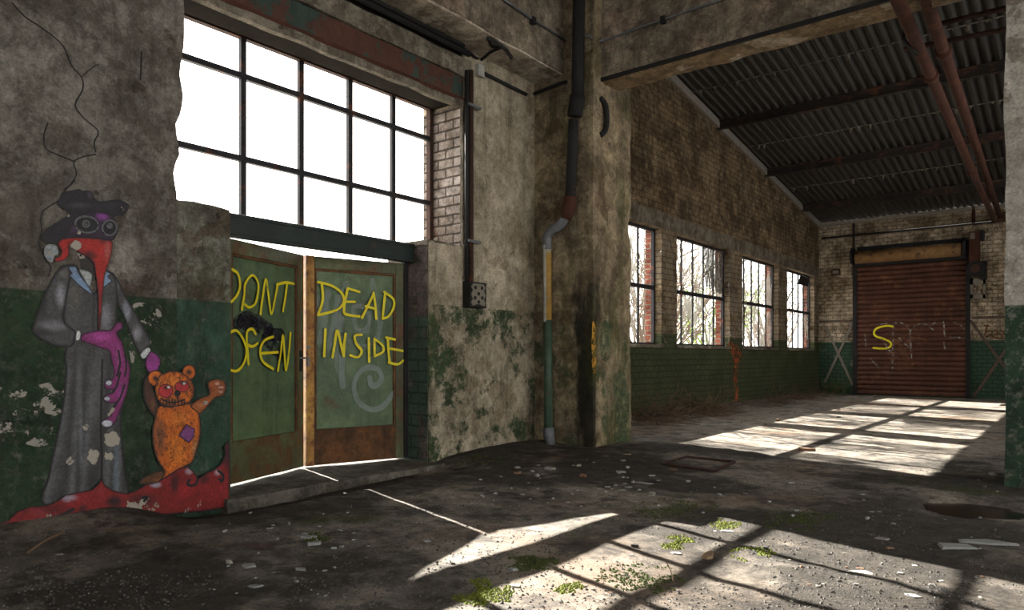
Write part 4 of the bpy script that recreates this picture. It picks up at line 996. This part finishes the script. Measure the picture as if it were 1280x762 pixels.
def fbox(mb, a_, b_, d0, d1): p, q = P(*a_, YF), P(*b_, YF); return mb.box(min(p.x, q.x), max(p.x, q.x), YF - d1, YF - d0, min(p.z, q.z), max(p.z, q.z))
fbox(MB(), (1212.5, 291), (1225.5, 333), 0, .3).build('housing', M['rust'], md, bevel=.02)
fbox(MB(), (1223, 289), (1231, 301), 0, .24).build('gearbox', M['iron'], md, bevel=.02)
fbox(MB(), (1214, 293), (1220, 300), .3, .31).build('label_plate', M['brace'], md)
fbox(MB(), (1225, 327), (1234, 349), 0, .15).build('motor', M['iron'], md, bevel=.02)
cw = P(1221, 337, YF)
wheel_o = MB().tube([(cw.x, YF - .34, cw.z), (cw.x, YF - .26, cw.z)], .22, 20).build('wheel', M['iron'], md)
MB().tube([(cw.x, YF - .36, cw.z), (cw.x, YF - .33, cw.z)], .11, 16).build('hub', M['rust_frame'], wheel_o)
bk = MB(); fbox(bk, (1213, 349), (1232, 355), 0, .06); fbox(bk, (1213, 349), (1216.5, 373), 0, .06); fbox(bk, (1229, 349), (1232, 373), 0, .06); fbox(bk, (1213, 368), (1232, 373), 0, .06)
bk.build('bracket_frame', M['brace'], md)
# ------------------------------------------------------------------ floor
SUMP = onZ(1218, 634)
def sm1(x, a, b): t = min(1, max(0, (x - a) / (b - a))); return t * t * (3 - 2 * t)
def fz(x, y):
    h = .0
    # the ground drops a little at the step below the doors, soil ridges lie along the wall feet
    h -= (.15 - .028 * (y - 3.2)) * (1 - sm1(x, -5.36, -4.75)) * sm1(y, 2.2, 3.1) * (1 - sm1(y, 5.6, 6.1))
    h += .05 * math.exp(-((x + 5.6) / .3) ** 2) * sm1(y, 5.9, 6.8) * (1 - sm1(y, 8.6, 9))
    h += .05 * math.exp(-((x + 5.58) / .35) ** 2) * (1 - sm1(y, 2.3, 2.9))
    h += .10 * math.exp(-((x + 6.3) / .45) ** 2) * sm1(y, 8.7, 10)
    d = math.hypot((x - SUMP.x) / .36, (y - SUMP.y) / .40) + (.22 * mnoise.noise(Vector((x * 6, y * 6, 8))) if abs(x - SUMP.x) < 1 and abs(y - SUMP.y) < 1 else 0)
    h -= .09 * (1 - sm1(d, .5, 1.15))
    if y < 13:
        p = Vector((x, y, 0))
        n = mnoise.fractal(p * 1.6, 1.0, 2.0, 5)
        m = sm1(mnoise.noise(p * .7 + Vector((9, 2, 4))), -.1, .35)
        h += n * (.008 + .016 * m)
    return h
def axis(lo, hi, fine_lo, fine_hi, f, c):
    a = list(np.arange(lo, fine_lo, c)) + list(np.arange(fine_lo, fine_hi, f)) + list(np.arange(fine_hi, hi + c, c)); return a
ax = axis(-6.4, 8.2, -5.9, .9, .03, .3); ay = axis(-6.2, 23.6, .9, 8.6, .03, .3)
vs = [(x, y, fz(x, y)) for y in ay for x in ax]; nx = len(ax)
fs = [(j * nx + i, j * nx + i + 1, (j + 1) * nx + i + 1, (j + 1) * nx + i) for j in range(len(ay) - 1) for i in range(nx - 1)]
b = B('dirty_concrete_floor')
w_ = b.warp(.35, 1.4)
conc = b.mix(b.step(b.noise(1.7, 8, .6, off=3), .35, .65), (.42, .365, .30), (.26, .23, .195))
conc = b.mix(b.step(b.noise(.55, 6, .6, off=21), .52, .66), conc, (.30, .21, .145))
dirt = b.mix(b.step(b.noise(6, 8, .7, off=6), .35, .65), (.060, .050, .040), (.028, .024, .020))
dn = b.noise(.62, 10, .68, w_, off=8)
far_ = b.step(b.y, 8.5, 11, 0, .16)
md_ = b.step(b.m('SUBTRACT', dn, far_), .40, .53)
col = b.mix(b.m('MULTIPLY', md_, .92), conc, dirt)
sl = b.m('MULTIPLY', b.step(b.noise(3.2, 10, .72, w_, off=17), .52, .60), .75)
col = b.mix(sl, col, (.036, .031, .026))
mo = b.m('MULTIPLY', b.step(b.noise(.9, 8, .7, off=40), .60, .67), b.step(b.y, 9, 7, 0, 1))
col = b.mix(b.m('MULTIPLY', mo, .8), col, (.06, .075, .012))
rd = b.step(b.noise(.8, 7, .65, off=52), .64, .72)
col = b.mix(b.m('MULTIPLY', rd, .6), col, (.16, .06, .03))
gr_ = b.voro(38); col = b.mix(b.m('MULTIPLY', b.step(gr_.outputs['Distance'], .0, .35, 1, 0), b.step(b.noise(5, 4, off=2), .55, .65)), col, (.26, .245, .22))
fine = b.step(b.noise(55, 7, .78), .28, .72)
mid = b.step(b.noise(8, 9, .75, b.warp(.2, 3), off=5), .3, .7)
col = b.mix(1.0, col, b.mix(fine, (.5, .5, .5), (1.4, 1.4, 1.4)), 'MULTIPLY')
col = b.mix(1.0, col, b.mix(mid, (.45, .44, .42), (1.4, 1.4, 1.4)), 'MULTIPLY')
b.bump(b.noise(4, 8, .7), .06, .8); b.bump(mid, .03, .8); b.bump(fine, .012, .9); b.bump(b.m('MULTIPLY', b.step(gr_.outputs['Distance'], .0, .4, 1, 0), md_), .006, .8)
b.done(col, b.step(md_, 0, 1, .75, .95))
M['floor'] = b.mat
S(mesh('floor', vs, fs, M['floor'], smooth=True), 'dirty concrete floor with soil, moss and sun patches')
# far floor seam and recessed frame
hp_ = [onZ(*p) for p in ((828, 581), (858, 573), (918, 577), (893, 590))]
mb = MB()
for a_, c_ in ((0, 1), (1, 2), (2, 3), (3, 0)):
    p, q = hp_[a_], hp_[c_]; p = Vector((p.x, p.y, fz(p.x, p.y) + .012)); q = Vector((q.x, q.y, fz(q.x, q.y) + .012)); mb.tube([p, q], .016, 6)
props(mb.build('hatch_frame', M['rust_frame'], origin=hp_[0]), 'rusty frame of a floor hatch in front of the corner column', 'hatch frame')
wt = B('dark_water'); wt.done((.012, .010, .008), .22, 0, .4); M['water'] = wt.mat
mb = MB(); n = 40
pts = [(SUMP.x + .33 * math.cos(t) * (1 + .12 * math.sin(3 * t)), SUMP.y + .37 * math.sin(t) * (1 + .1 * math.cos(2 * t)), -.034) for t in np.linspace(0, 2 * math.pi, n, endpoint=False)]
mb.add([(SUMP.x, SUMP.y, -.034)] + pts, [(0, i + 1, (i + 1) % n + 1) for i in range(n)])
props(mb.build('puddle', M['water'], kind='stuff', origin=(SUMP.x, SUMP.y, -.034)), 'dark water standing in the floor hollow near the right column', 'puddle')

# ------------------------------------------------------------------ rubble
def stone_mat(name, c, seed): return flat(name, c, .9, seed, .45, scale=16)
M['slate'] = stone_mat('grey_slate', (.21, .215, .21), 2); M['pale'] = stone_mat('pale_plaster_chip', (.23, .215, .19), 4)
M['brown'] = stone_mat('brown_brick_chip', (.16, .09, .055), 6); M['dark'] = stone_mat('dark_rubble', (.06, .055, .05), 8); M['wood'] = flat('splintered_wood', (.20, .13, .08), .85, 5, .5)
RC = {}
def chip_mesh(kind, i):
    key = (kind, i)
    if key in RC: return RC[key]
    r = random.Random(hash_(kind) * 31 + i)
    bm = bmesh.new()
    if kind in ('slab', 'slate'):
        n = r.randint(4, 6); a0 = r.random() * 6
        pts = [(math.cos(a0 + 2 * math.pi * k / n + r.uniform(-.3, .3)) * r.uniform(.36, .56), math.sin(a0 + 2 * math.pi * k / n + r.uniform(-.3, .3)) * r.uniform(.30, .5)) for k in range(n)]
        t = .10 if kind == 'slate' else .2
        lo = [bm.verts.new((x, y, 0)) for x, y in pts]; hi = [bm.verts.new((x * r.uniform(.86, .97), y * r.uniform(.86, .97), t * r.uniform(.85, 1.15))) for x, y in pts]
        bm.faces.new(lo[::-1]); bm.faces.new(hi)
        for k in range(n): bm.faces.new((lo[k], lo[(k + 1) % n], hi[(k + 1) % n], hi[k]))
    else:
        bmesh.ops.create_icosphere(bm, subdivisions=1, radius=.5)
        s = (1, r.uniform(.6, .95), r.uniform(.4, .7))
        for v in bm.verts:
            f = r.uniform(.72, 1.08); v.co = Vector((v.co.x * s[0] * f, v.co.y * s[1] * f, v.co.z * s[2] * f))
        zmin = min(v.co.z for v in bm.verts)
        for v in bm.verts: v.co.z = max(v.co.z - zmin - .06, 0)
    bmesh.ops.recalc_face_normals(bm, faces=bm.faces[:])
    me = bpy.data.meshes.new(kind); bm.to_mesh(me); bm.free(); RC[key] = me
    return me
def hash_(s): return sum(ord(c) * (i + 1) for i, c in enumerate(s))
def chip(name, kind, i, x, y, size, mat, rz=0, tilt=(0, 0), label=None, cat='rubble', group=None, dz=0.0):
    me = chip_mesh(kind, i); key = (kind, i, mat)
    if key not in RC:
        m2 = me.copy(); m2.materials.append(M[mat]); RC[key] = m2
    o = bpy.data.objects.new(name, RC[key]); C.objects.link(o)
    sx, sy, sz = size if isinstance(size, tuple) else (size,) * 3
    # rest on the lowest ground the chip covers
    z = min(fz(x + dx * sx * .35, y + dy * sy * .35) for dx in (-1, 0, 1) for dy in (-1, 0, 1))
    o.location = (x, y, z + .001 + dz); o.rotation_euler = (tilt[0], tilt[1], rz); o.scale = (sx, sy, sz)
    return props(o, label, cat, group)
def chip_px(px, py, wpx, name, kind, i, mat, rz, label, cat='rubble', asp=(1, .8, .8), tilt=(0, 0)):
    p = onZ(px, py); d = (p - EYE).dot(Vector((-SN, CS, 0))); s = wpx * d / F
    return chip(name, kind, i, p.x, p.y, (s * asp[0], s * asp[1] * 1.0, s * asp[2]), mat, rz, tilt, label, cat)
SP = [
 (385, 671, 26, 'slate_slab', 'slate', 1, 'slate', .3, 'pointed grey slate nearest the step below the green doors', (1, .8, .9)),
 (393, 681, 20, 'slate_slab', 'slab', 2, 'slate', 1.1, 'thick grey slate chunk just in front of the pointed slate', (1, .8, .9)),
 (375, 711, 22, 'slate_slab', 'slate', 3, 'slate', .2, 'grey slate lying alone on dirt below the slate pair', (1, .7, .8)),
 (312, 709, 24, 'slate_slab', 'slate', 4, 'slate', .4, 'flat grey slate beside the whitish brick chip', (1, .8, .8)),
 (287, 706, 13, 'brick_chip', 'lump', 1, 'pale', 0, 'whitish brick chip left of a flat grey slate', (1, .9, 1)),
 (318, 733, 20, 'slate_slab', 'slate', 5, 'slate', .7, 'lowest grey slate in front of the mural side of the floor', (1, .6, .8)),
 (427, 685, 11, 'rubble_lump', 'lump', 2, 'slate', .2, 'grey pebble on dirt right of the slates, near the sunlit streak', (1, .9, .8)),
 (417, 687, 10, 'rubble_lump', 'lump', 3, 'slate', 1.2, 'small grey pebble touching a larger grey pebble on the dirt', (1, .9, .8)),
 (511, 672, 12, 'rubble_lump', 'lump', 4, 'dark', .2, 'dark stone left of the bright triangular sun patch', (1, .8, .8)),
 (534, 677, 13, 'rubble_lump', 'lump', 5, 'slate', .9, 'grey stone right beside the dark stone left of the triangular sun patch', (1, .8, .8)),
 (275, 690, 10, 'rubble_lump', 'lump', 6, 'dark', .9, 'dark stone on dirt between the bear mural and the slates', (1, .8, .8)),
 (74, 691, 12, 'plaster_chip', 'slate', 6, 'pale', .9, 'pale chip on dark soil in front of the mural figure', (1, .8, .8)),
 (46, 722, 30, 'rubble_lump', 'slab', 7, 'dark', .3, 'dark slab half sunk in soil at the lower left', (1, .7, .8)),
 (641, 712, 15, 'rubble_lump', 'slab', 8, 'slate', .6, 'grey stone on moss just below the triangular sun patch', (1, .8, .8)),
 (644, 733, 18, 'plaster_chip', 'slate', 8, 'pale', .6, 'pale slab chip at the lower edge of the moss patch', (1, .8, .9)),
 (1077, 716, 36, 'pale_slab', 'slab', 9, 'pale', .25, 'pale flat slab lying in the large sun patch at lower right', (1.0, .75, .35)),
 (886, 694, 38, 'broken_plank', 'slab', 10, 'wood', 1.9, 'brown broken tile tilted in the sun patch beside bright moss', (1.2, .5, .4)),
 (846, 692, 18, 'plaster_chip', 'slate', 11, 'pale', .2, 'pale flat chip left of the brown broken tile', (1, .7, .7)),
 (957, 687, 11, 'rubble_lump', 'lump', 7, 'dark', .2, 'small black stone at the edge of the bright moss in the sun', (1, .8, .9)),
 (794, 684, 13, 'rubble_lump', 'lump', 9, 'dark', .4, 'dark stone at the left end of the sunlit mossy strip', (1, .7, .7)),
 (1196, 684, 56, 'slate_slab', 'slate', 12, 'slate', .6, 'largest grey slate, lying in shade near the right column', (1, .6, .5)),
 (1232, 679, 64, 'slate_slab', 'slate', 13, 'slate', .35, 'long grey slate behind the largest slate at right', (1.1, .45, .4)),
 (1102, 673, 22, 'slate_slab', 'slate', 14, 'pale', .4, 'small pale slate in shade just beyond the sun patch', (1, .6, .5)),
 (1111, 684, 14, 'brick_chip', 'slab', 3, 'brown', .8, 'brown brick flake beside the small pale slate in shade', (1, .7, .6)),
 (1140, 747, 26, 'pale_slab', 'slate', 15, 'slate', .1, 'flat stone at the bottom edge of the sun patch', (1.2, .7, .6)),
 (1139, 742, 14, 'wood_scrap', 'slate', 16, 'dark', .1, 'dark splinter on the sun patch near the bottom edge', (1.2, .4, .5)),
 (1007, 563, 24, 'brick_chunk', 'slab', 17, 'brown', .1, 'brown brick lying alone on the far sunlit floor', (1.1, .6, .8)),
 (1068, 489, 13, 'round_stone', 'lump', 11, 'pale', .2, 'round pale stone at the left foot of the rust-red shutter', (1, 1, 1.4)),
 (1241, 595, 13, 'plaster_chip', 'lump', 12, 'pale', .2, 'pale lump of plaster at the foot of the right column', (1, .8, .8)),
 (1093, 496, 6, 'plaster_chip', 'lump', 13, 'pale', .6, 'tiny white lump on the far floor in front of the shutter', (1, .8, .9)),
 (1048, 522, 7, 'rubble_lump', 'lump', 14, 'dark', .6, 'dark crumb on the grey far floor near the crossed bars', (1, .8, .8)),
 (665, 590, 9, 'plaster_chip', 'lump', 15, 'pale', .3, 'pale lump in the rubble row left of the white block', (1, .8, .9)),
 (687, 587, 16, 'plaster_block', 'slab', 18, 'pale', .2, 'white plaster block in the rubble in front of the downpipe', (1, .7, .8)),
 (646, 591, 14, 'plaster_chip', 'slab', 19, 'brown', .5, 'leftmost brownish lump of the rubble row before the pier', (1, .7, .8)),
 (672, 596, 9, 'plaster_chip', 'lump', 16, 'pale', 1.3, 'upright pale shard in front of the white plaster block', (1, .8, 1.2)),
 (728, 597, 13, 'brick_chip', 'lump', 17, 'brown', .3, 'reddish brick crumb right of the white rubble heap', (1, .8, .9)),
 (779, 577, 8, 'plaster_chip', 'lump', 18, 'pale', .3, 'small pale lump at the near foot of the corner column', (1, .9, .9)),
 (784, 567, 14, 'wood_scrap', 'slate', 18, 'wood', .3, 'curled brown scrap at the foot of the corner column', (1, .6, .8)),
 (759, 609, 11, 'rubble_lump', 'slab', 20, 'slate', .3, 'grey flat pebble left of the white glass shards', (1, .6, .7)),
 (777, 613, 13, 'glass_shard', 'slate', 20, 'pale', .3, 'bright white shard at the left of the shard cluster', (1, .6, .6)),
 (786, 609, 12, 'glass_shard', 'slate', 21, 'slate', 1.3, 'bluish grey tilted shard in the white shard cluster', (1, .9, .9)),
 (799, 613, 6, 'glass_shard', 'lump', 19, 'pale', .3, 'small white shard right of the tilted bluish shard', (1, .8, 1)),
 (790, 619, 14, 'glass_shard', 'slate', 22, 'pale', .8, 'flat white shard below the tilted bluish shard', (1, .6, .6)),
 (792, 627, 13, 'glass_shard', 'slate', 23, 'pale', .1, 'white shard nearest the viewer in the shard cluster', (1, .6, .6)),
 (815, 619, 12, 'plaster_chip', 'lump', 20, 'pale', .1, 'rounded pale lump right of the white shard cluster', (1, .7, .8)),
 (777, 591, 16, 'rubble_lump', 'slab', 21, 'slate', .1, 'flat grey slab between the corner column and the shard cluster', (1, .6, .7)),
 (815, 595, 11, 'rubble_lump', 'slab', 22, 'slate', .8, 'grey slab beside the floor hatch frame', (1, .7, .7)),
 (842, 587, 12, 'brick_chip', 'slab', 23, 'brown', .1, 'brown slab lying inside the floor hatch frame', (1, .6, .6)),
 (806, 604, 26, 'plaster_chip', 'slate', 24, 'slate', .1, 'long pale grey flake behind the white shard cluster', (1.1, .5, .4)),
 (1199, 635, 6, 'rubble_lump', 'lump', 21, 'pale', .1, 'white pebble at the edge of the puddle near the right column', (1, .8, .9)),
 (909, 664, 22, 'plaster_chip', 'slate', 25, 'slate', .2, 'flat flake beyond the bright moss, in the shade', (1, .5, .4)),
]
for s in SP: chip_px(s[0], s[1], s[2], s[3], s[4], s[5], s[6], s[7], s[8], asp=s[9])
# scattered chips: zones in photo pixels, each with its own description
ZN = [((20, 650, 280, 760), 34, 'dark', 'small dark crumb of rubble on soil in front of the mural', 'rubble in front of the mural', 'dark'),
      ((260, 640, 480, 760), 44, 'slate', 'small grey stone chip on dirt in front of the green doors', 'stone chips in front of the green doors', 'slate'),
      ((600, 575, 830, 635), 50, 'pale', 'small pale plaster crumb in the rubble before the corner column', 'plaster crumbs before the corner column', 'pale'),
      ((660, 690, 1240, 762), 36, 'pale', 'small pale pebble on the sunlit floor at the bottom', 'pebbles on the sunlit floor', 'brown'),
      ((860, 600, 1255, 690), 44, 'slate', 'small grey flake on the shaded floor near the right column', 'flakes on the shaded right floor', 'dark'),
      ((800, 512, 1000, 532), 16, 'brown', 'small brown crumb along the foot of the long brick wall', 'crumbs along the brick wall foot', 'brown')]
rr = random.Random(21)
for (x0, y0, x1, y1), n, mt, lab, grp, mt2 in ZN:
    for k in range(n):
        p = onZ(rr.uniform(x0, x1), rr.uniform(y0, y1))
        if p.x < -5.45 and p.y < 8.7 and p.y > -5: continue
        if p.x < -4.7 and 7.6 < p.y < 8.8: continue
        d = (p - EYE).dot(Vector((-SN, CS, 0)))
        s = rr.choice((4, 5, 6.5, 8, 10.5)) * d / F * rr.uniform(.8, 1.1)
        kd = rr.choice(('lump', 'lump', 'slab', 'slate'))
        chip('rubble_chip', kd, 30 + rr.randint(0, 6), p.x, p.y, (s, s * .85, s * .8), mt if rr.random() < .8 or mt == mt2 else mt2, rr.uniform(0, 6), (0, 0), lab, 'rubble', grp)

# fine gravel and crumbs: uncountable
def gravel(name, n, region, smin, smax, mat, label, seed, flt=None):
    r = np.random.default_rng(seed); base_ = np.array([(1, 0, 0), (-.5, .8, 0), (-.5, -.8, 0), (.1, 0, .7)]); mb = MB(); k = 0
    while k < n:
        px, py = r.uniform(region[0], region[2]), r.uniform(region[1], region[3])
        p = onZ(px, py); k += 1
        if p.x < -5.47 and p.y < 8.8: continue
        if p.x < -4.72 and 7.6 < p.y < 8.8: continue
        if p.x > -.6 and 7.7 < p.y: continue
        if mnoise.noise(Vector((p.x * 1.1, p.y * 1.1, 3.3))) + mnoise.noise(Vector((p.x * 4, p.y * 4, 1.3))) * .5 < -.05: continue
        s = r.uniform(smin, smax) * r.uniform(.5, 1); a = r.uniform(0, 6.28); ca, sa = math.cos(a), math.sin(a)
        z = fz(p.x, p.y)
        q = base_ * s * (1 + r.uniform(-.3, .3, (4, 3)))
        mb.add([(p.x + v[0] * ca - v[1] * sa, p.y + v[0] * sa + v[1] * ca, z + v[2] - .001) for v in q], [(0, 2, 1), (0, 1, 3), (1, 2, 3), (2, 0, 3)])
    o = mb.build(name, mat, kind='stuff', origin=(-2, 5, 0)); return props(o, label, 'gravel')
gravel('soil_crumbs', 13000, (0, 560, 1280, 775),   .004, .016, M['dark'], 'dark soil crumbs strewn over the whole near floor', 3)
gravel('pale_grit', 2600, (0, 570, 1280, 775), .003, .009, M['slate'], 'fine grey grit strewn over the near floor', 5)

# moss cushions
mm = B('moss'); _n = mm.noise(40, 5, .7); mm.bump(_n, .01, .8); M['moss'] = mm.done(mm.mix(_n, (.045, .065, .006), (.17, .19, .02)), .95)
mm = B('dull_moss'); _n = mm.noise(40, 5, .7); mm.bump(_n, .01, .8); M['moss_dark'] = mm.done(mm.mix(_n, (.02, .028, .006), (.07, .085, .016)), .95)
def moss(px, py, wpx, hpx, n, mat, label, seed):
    r = random.Random(seed); mb = MB(); c = onZ(px, py)
    for k in range(n):
        a = r.uniform(0, 6.28); q = r.random() ** .7; p = onZ(px + wpx * .5 * q * math.cos(a), py + hpx * .5 * q * math.sin(a))
        if mnoise.noise(Vector((p.x * 7, p.y * 7, seed))) < -.12 + .25 * (q - .5): continue
        s = r.uniform(.006, .018); z = fz(p.x, p.y)
        if r.random() < .55:
            m_ = [(p.x + s * math.cos(t), p.y + s * math.sin(t), z - .002) for t in (0, 1.26, 2.5, 3.8, 5.0)] + [(p.x, p.y, z + s * .55)]
            mb.add(m_, [(i, (i + 1) % 5, 5) for i in range(5)])
        else:
            h = r.uniform(.008, .022); t = r.uniform(0, 6.28); dx, dy = math.cos(t) * .003, math.sin(t) * .003
            mb.add([(p.x - dx, p.y - dy, z - .002), (p.x + dx, p.y + dy, z - .002), (p.x + r.uniform(-.012, .012), p.y + r.uniform(-.012, .012), z + h)], [(0, 1, 2)])
    return props(mb.build('moss_patch', mat, kind='stuff', origin=c), label, 'moss')
MS = [(605, 742, 80, 34, 900, 'moss', 'bright green moss patch at the bottom, left of the sun patch'), (665, 703, 70, 22, 700, 'moss_dark', 'dull green moss below the triangular sun patch'),
      (846, 678, 46, 18, 500, 'moss', 'bright moss in the sun beside the brown broken tile'), (907, 655, 40, 14, 400, 'moss', 'bright moss patch on the far edge of the large sun patch'), (940, 692, 60, 16, 450, 'moss', 'bright moss strip in the middle of the large sun patch'),
      (1000, 650, 100, 30, 800, 'moss_dark', 'wide dark moss patch in the shade right of the sun edge'), (845, 636, 110, 26, 800, 'moss_dark', 'dark moss in the shade between shard cluster and sun patch'), (705, 732, 50, 20, 400, 'moss', 'small moss patch in the sun at the bottom centre'),
      (395, 672, 40, 14, 250, 'moss_dark', 'small moss patch beside the slates before the doors'), (800, 722, 110, 40, 700, 'moss_dark', 'brownish moss in the dark strip at the bottom centre'), (610, 573, 70, 10, 300, 'moss_dark', 'moss at the foot of the pale pier')]
for i, s in enumerate(MS): moss(*s[:5], M[s[5]], s[6], i + 2)

# dry twigs along the brick wall, weeds
M['twig'] = flat('dry_twig', (.12, .075, .045), .9, 3, .4); M['twig_grey'] = flat('grey_bare_twig', (.16, .13, .105), .9, 3, .4)
M['leaf'] = flat('fresh_leaf', (.20, .34, .05), .7, 3, .5); M['leaf_dark'] = flat('ivy_leaf', (.06, .10, .03), .7, 5, .5)
def twigs(name, n, box, L, rad, mat, seed, label, cat, kind='stuff', up=.3):
    r = random.Random(seed); mb = MB()
    for k in range(n):
        p = Vector((r.uniform(box[0], box[1]), r.uniform(box[2], box[3]), r.uniform(box[4], box[5]))); d = Vector((r.gauss(0, 1), r.gauss(0, 1), r.gauss(up, .5))).normalized()
        pts = [p]
        for s in range(4):
            d = (d + Vector((r.gauss(0, .35), r.gauss(0, .35), r.gauss(-.05, .3)))).normalized(); pts.append(pts[-1] + d * L * r.uniform(.15, .35))
        pts = [Vector((max(q.x, XB + .03), min(q.y, YF - .04), max(q.z, .01))) for q in pts]
        mb.tube(pts, [rad, rad * .9, rad * .8, rad * .6, rad * .3], 4)
    return props(mb.build(name, mat, kind=kind, origin=(box[0], box[2], 0)), label, cat)
twigs('dry_twig_pile', 260, (-6.15, -5.6, 11.0, 14.6, .02, .10), .7, .007, M['twig'], 3, 'tangled dry twigs piled along the long brick wall', 'twigs')
twigs('dry_twig_pile', 120, (-6.15, -5.5, 16.3, 23.0, .02, .08), .7, .007, M['twig'], 8, 'thin line of dry twigs along the wall below the last two windows', 'twigs')
twigs('dry_weed', 50, (-6.1, -5.4, 23.0, 23.3, .02, .25), .5, .008, M['leaf_dark'], 9, 'dark weeds in the far corner below the pale crossed bars', 'weeds', up=1)
props(MB().tube(smooth_path([onZ(35, 690, .02), onZ(52, 678, .035), onZ(72, 668, .05), onZ(80, 664, .03)], 4), [.009] * 12 + [.004], 6).build('fallen_twig', M['twig'], smooth=True, origin=onZ(50, 680)), 'thin bent twig on soil in front of the mural figure', 'twig')
props(MB().tube(smooth_path([onZ(842, 727, .01), onZ(838, 712, .04), onZ(832, 700, .07)], 4), [.003] * 9, 5).build('grass_stem', M['twig'], smooth=True, origin=onZ(842, 727)), 'single dry grass stem standing in the sunlit dirt', 'grass stem')
# creepers dangling in the windows of the brick wall
for i, (y0, y1) in enumerate(WINS):
    r = random.Random(40 + i); mb = MB()
    for k in range(9):
        y = r.choice((y0 + .05, y1 - .08)) + r.uniform(-.1, .1); z = r.uniform(1.5, 3.5); p = Vector((XB + .015, y, z)); pts = [p]
        for s in range(5): pts.append(pts[-1] + Vector((r.uniform(-.02, .06), r.uniform(-.13, .13), r.uniform(-.14, .08))))
        mb.tube(smooth_path(pts, 3), .008, 4)
    props(mb.build('dry_creeper', M['twig_grey'], kind='stuff', origin=(XB, y0, 1.4)), 'dry creeper stems hanging in the ' + ('leftmost', 'second', 'third', 'fourth')[i] + ' brick-wall window', 'creeper')

# ------------------------------------------------------------------ outside the windows
S(MB().box(-60, XO - .0, -30, 60, -.3, -.06).build('ground_outside', M['outside_ground']))  # ground added in pale grey to bounce sunlight in through the windows
def shrub(name, x, y, h, w, n, leaf, seed, label, lm='leaf'):
    r = random.Random(seed); e = empty(name, (x, y, -.06), label, 'shrub'); st = MB(); lv = MB()
    for k in range(n):
        p = Vector((x + r.gauss(0, .15), y + r.gauss(0, .3), -.06)); d = Vector((r.gauss(0, .25), r.gauss(0, .3 * w), 1)).normalized(); pts = [p]; L = h / 6
        for s in range(6):
            d = (d + Vector((r.gauss(0, .15), r.gauss(0, .15), r.gauss(.08, .12)))).normalized(); pts.append(pts[-1] + d * L); pts[-1].x = min(pts[-1].x, -7.6)
            if s > 1:
                q = pts[-1]; e_ = (d + Vector((r.gauss(0, .6), r.gauss(0, .8), r.gauss(0, .4)))).normalized(); st.tube([q, q + e_ * L * .6, q + e_ * L * 1.1 + Vector((0, 0, -.05))], [.020, .015, .008], 4)
                for j in range(leaf):
                    c_ = q + Vector((r.gauss(0, .2), r.gauss(0, .3), r.gauss(0, .2))); s_ = r.uniform(.03, .07); u_ = Vector((r.gauss(0, 1), r.gauss(0, 1), r.gauss(0, 1))).normalized(); v_ = u_.orthogonal().normalized()
                    lv.add([c_ - u_ * s_, c_ + v_ * s_ * .5, c_ + u_ * s_, c_ - v_ * s_ * .5], [(0, 1, 2, 3)])
        st.tube(pts, [.04, .036, .03, .026, .022, .018, .01], 5)
    st.build('stems', M['twig_grey'], e)
    if leaf: lv.build('leaves', M[lm], e, kind='stuff')
shrub('bare_shrub', -9.6, 14.4, 4.4, 1.8, 44, 0, 3, 'bare grey shrub outside the leftmost broken window')
shrub('bare_shrub', -10.0, 19.0, 5.2, 2.2, 60, 0, 4, 'bare twiggy shrub outside the second broken window')
shrub('leafy_shrub', -10.2, 24.4, 4.4, 1.6, 30, 22, 5, 'fresh green leafy shrub outside the third broken window')
shrub('bare_shrub', -10, 29.5, 4.6, 1.8, 46, 0, 6, 'bare shrub outside the fourth broken window')

# ------------------------------------------------------------------ light, sky, camera
AZ, EL = math.radians(-16.6), math.radians(32.3)
sun = bpy.data.lights.new('sun', 'SUN'); sun.energy = SUN_E; sun.angle = math.radians(.4); sun.color = (1.0, .95, .86)
so = bpy.data.objects.new('sun', sun); C.objects.link(so)
so.rotation_euler = Vector((math.cos(AZ) * math.cos(EL), math.sin(AZ) * math.cos(EL), -math.sin(EL))).to_track_quat('-Z', 'Y').to_euler()
so.location = (-20, 10, 14)
wd = bpy.data.worlds.new('sky'); bpy.context.scene.world = wd; wd.use_nodes = True
bg = wd.node_tree.nodes['Background']; bg.inputs[0].default_value = (1.0, .975, .93, 1); bg.inputs[1].default_value = SKY_E
cam = bpy.data.cameras.new('camera'); co = bpy.data.objects.new('camera', cam); C.objects.link(co)
cam.sensor_width = 36; cam.sensor_fit = 'HORIZONTAL'; cam.lens = F / 1280 * 36; cam.shift_y = (HY - 381) / 1280
cam.clip_start = .05; cam.clip_end = 300
co.location = EYE; co.rotation_euler = (math.pi / 2, 0, TH)
sc = bpy.context.scene; sc.camera = co
sc.view_settings.view_transform = 'Standard'; sc.view_settings.look = 'None'; sc.view_settings.gamma = 1; sc.view_settings.use_curve_mapping = False
sc.view_settings.exposure = EXPO
try:
    sc.cycles.use_denoising = True; sc.cycles.max_bounces = 8; sc.cycles.diffuse_bounces = 5; sc.cycles.transparent_max_bounces = 24
    sc.cycles.sample_clamp_indirect = 6; sc.cycles.caustics_reflective = False; sc.cycles.caustics_refractive = False
except Exception: pass
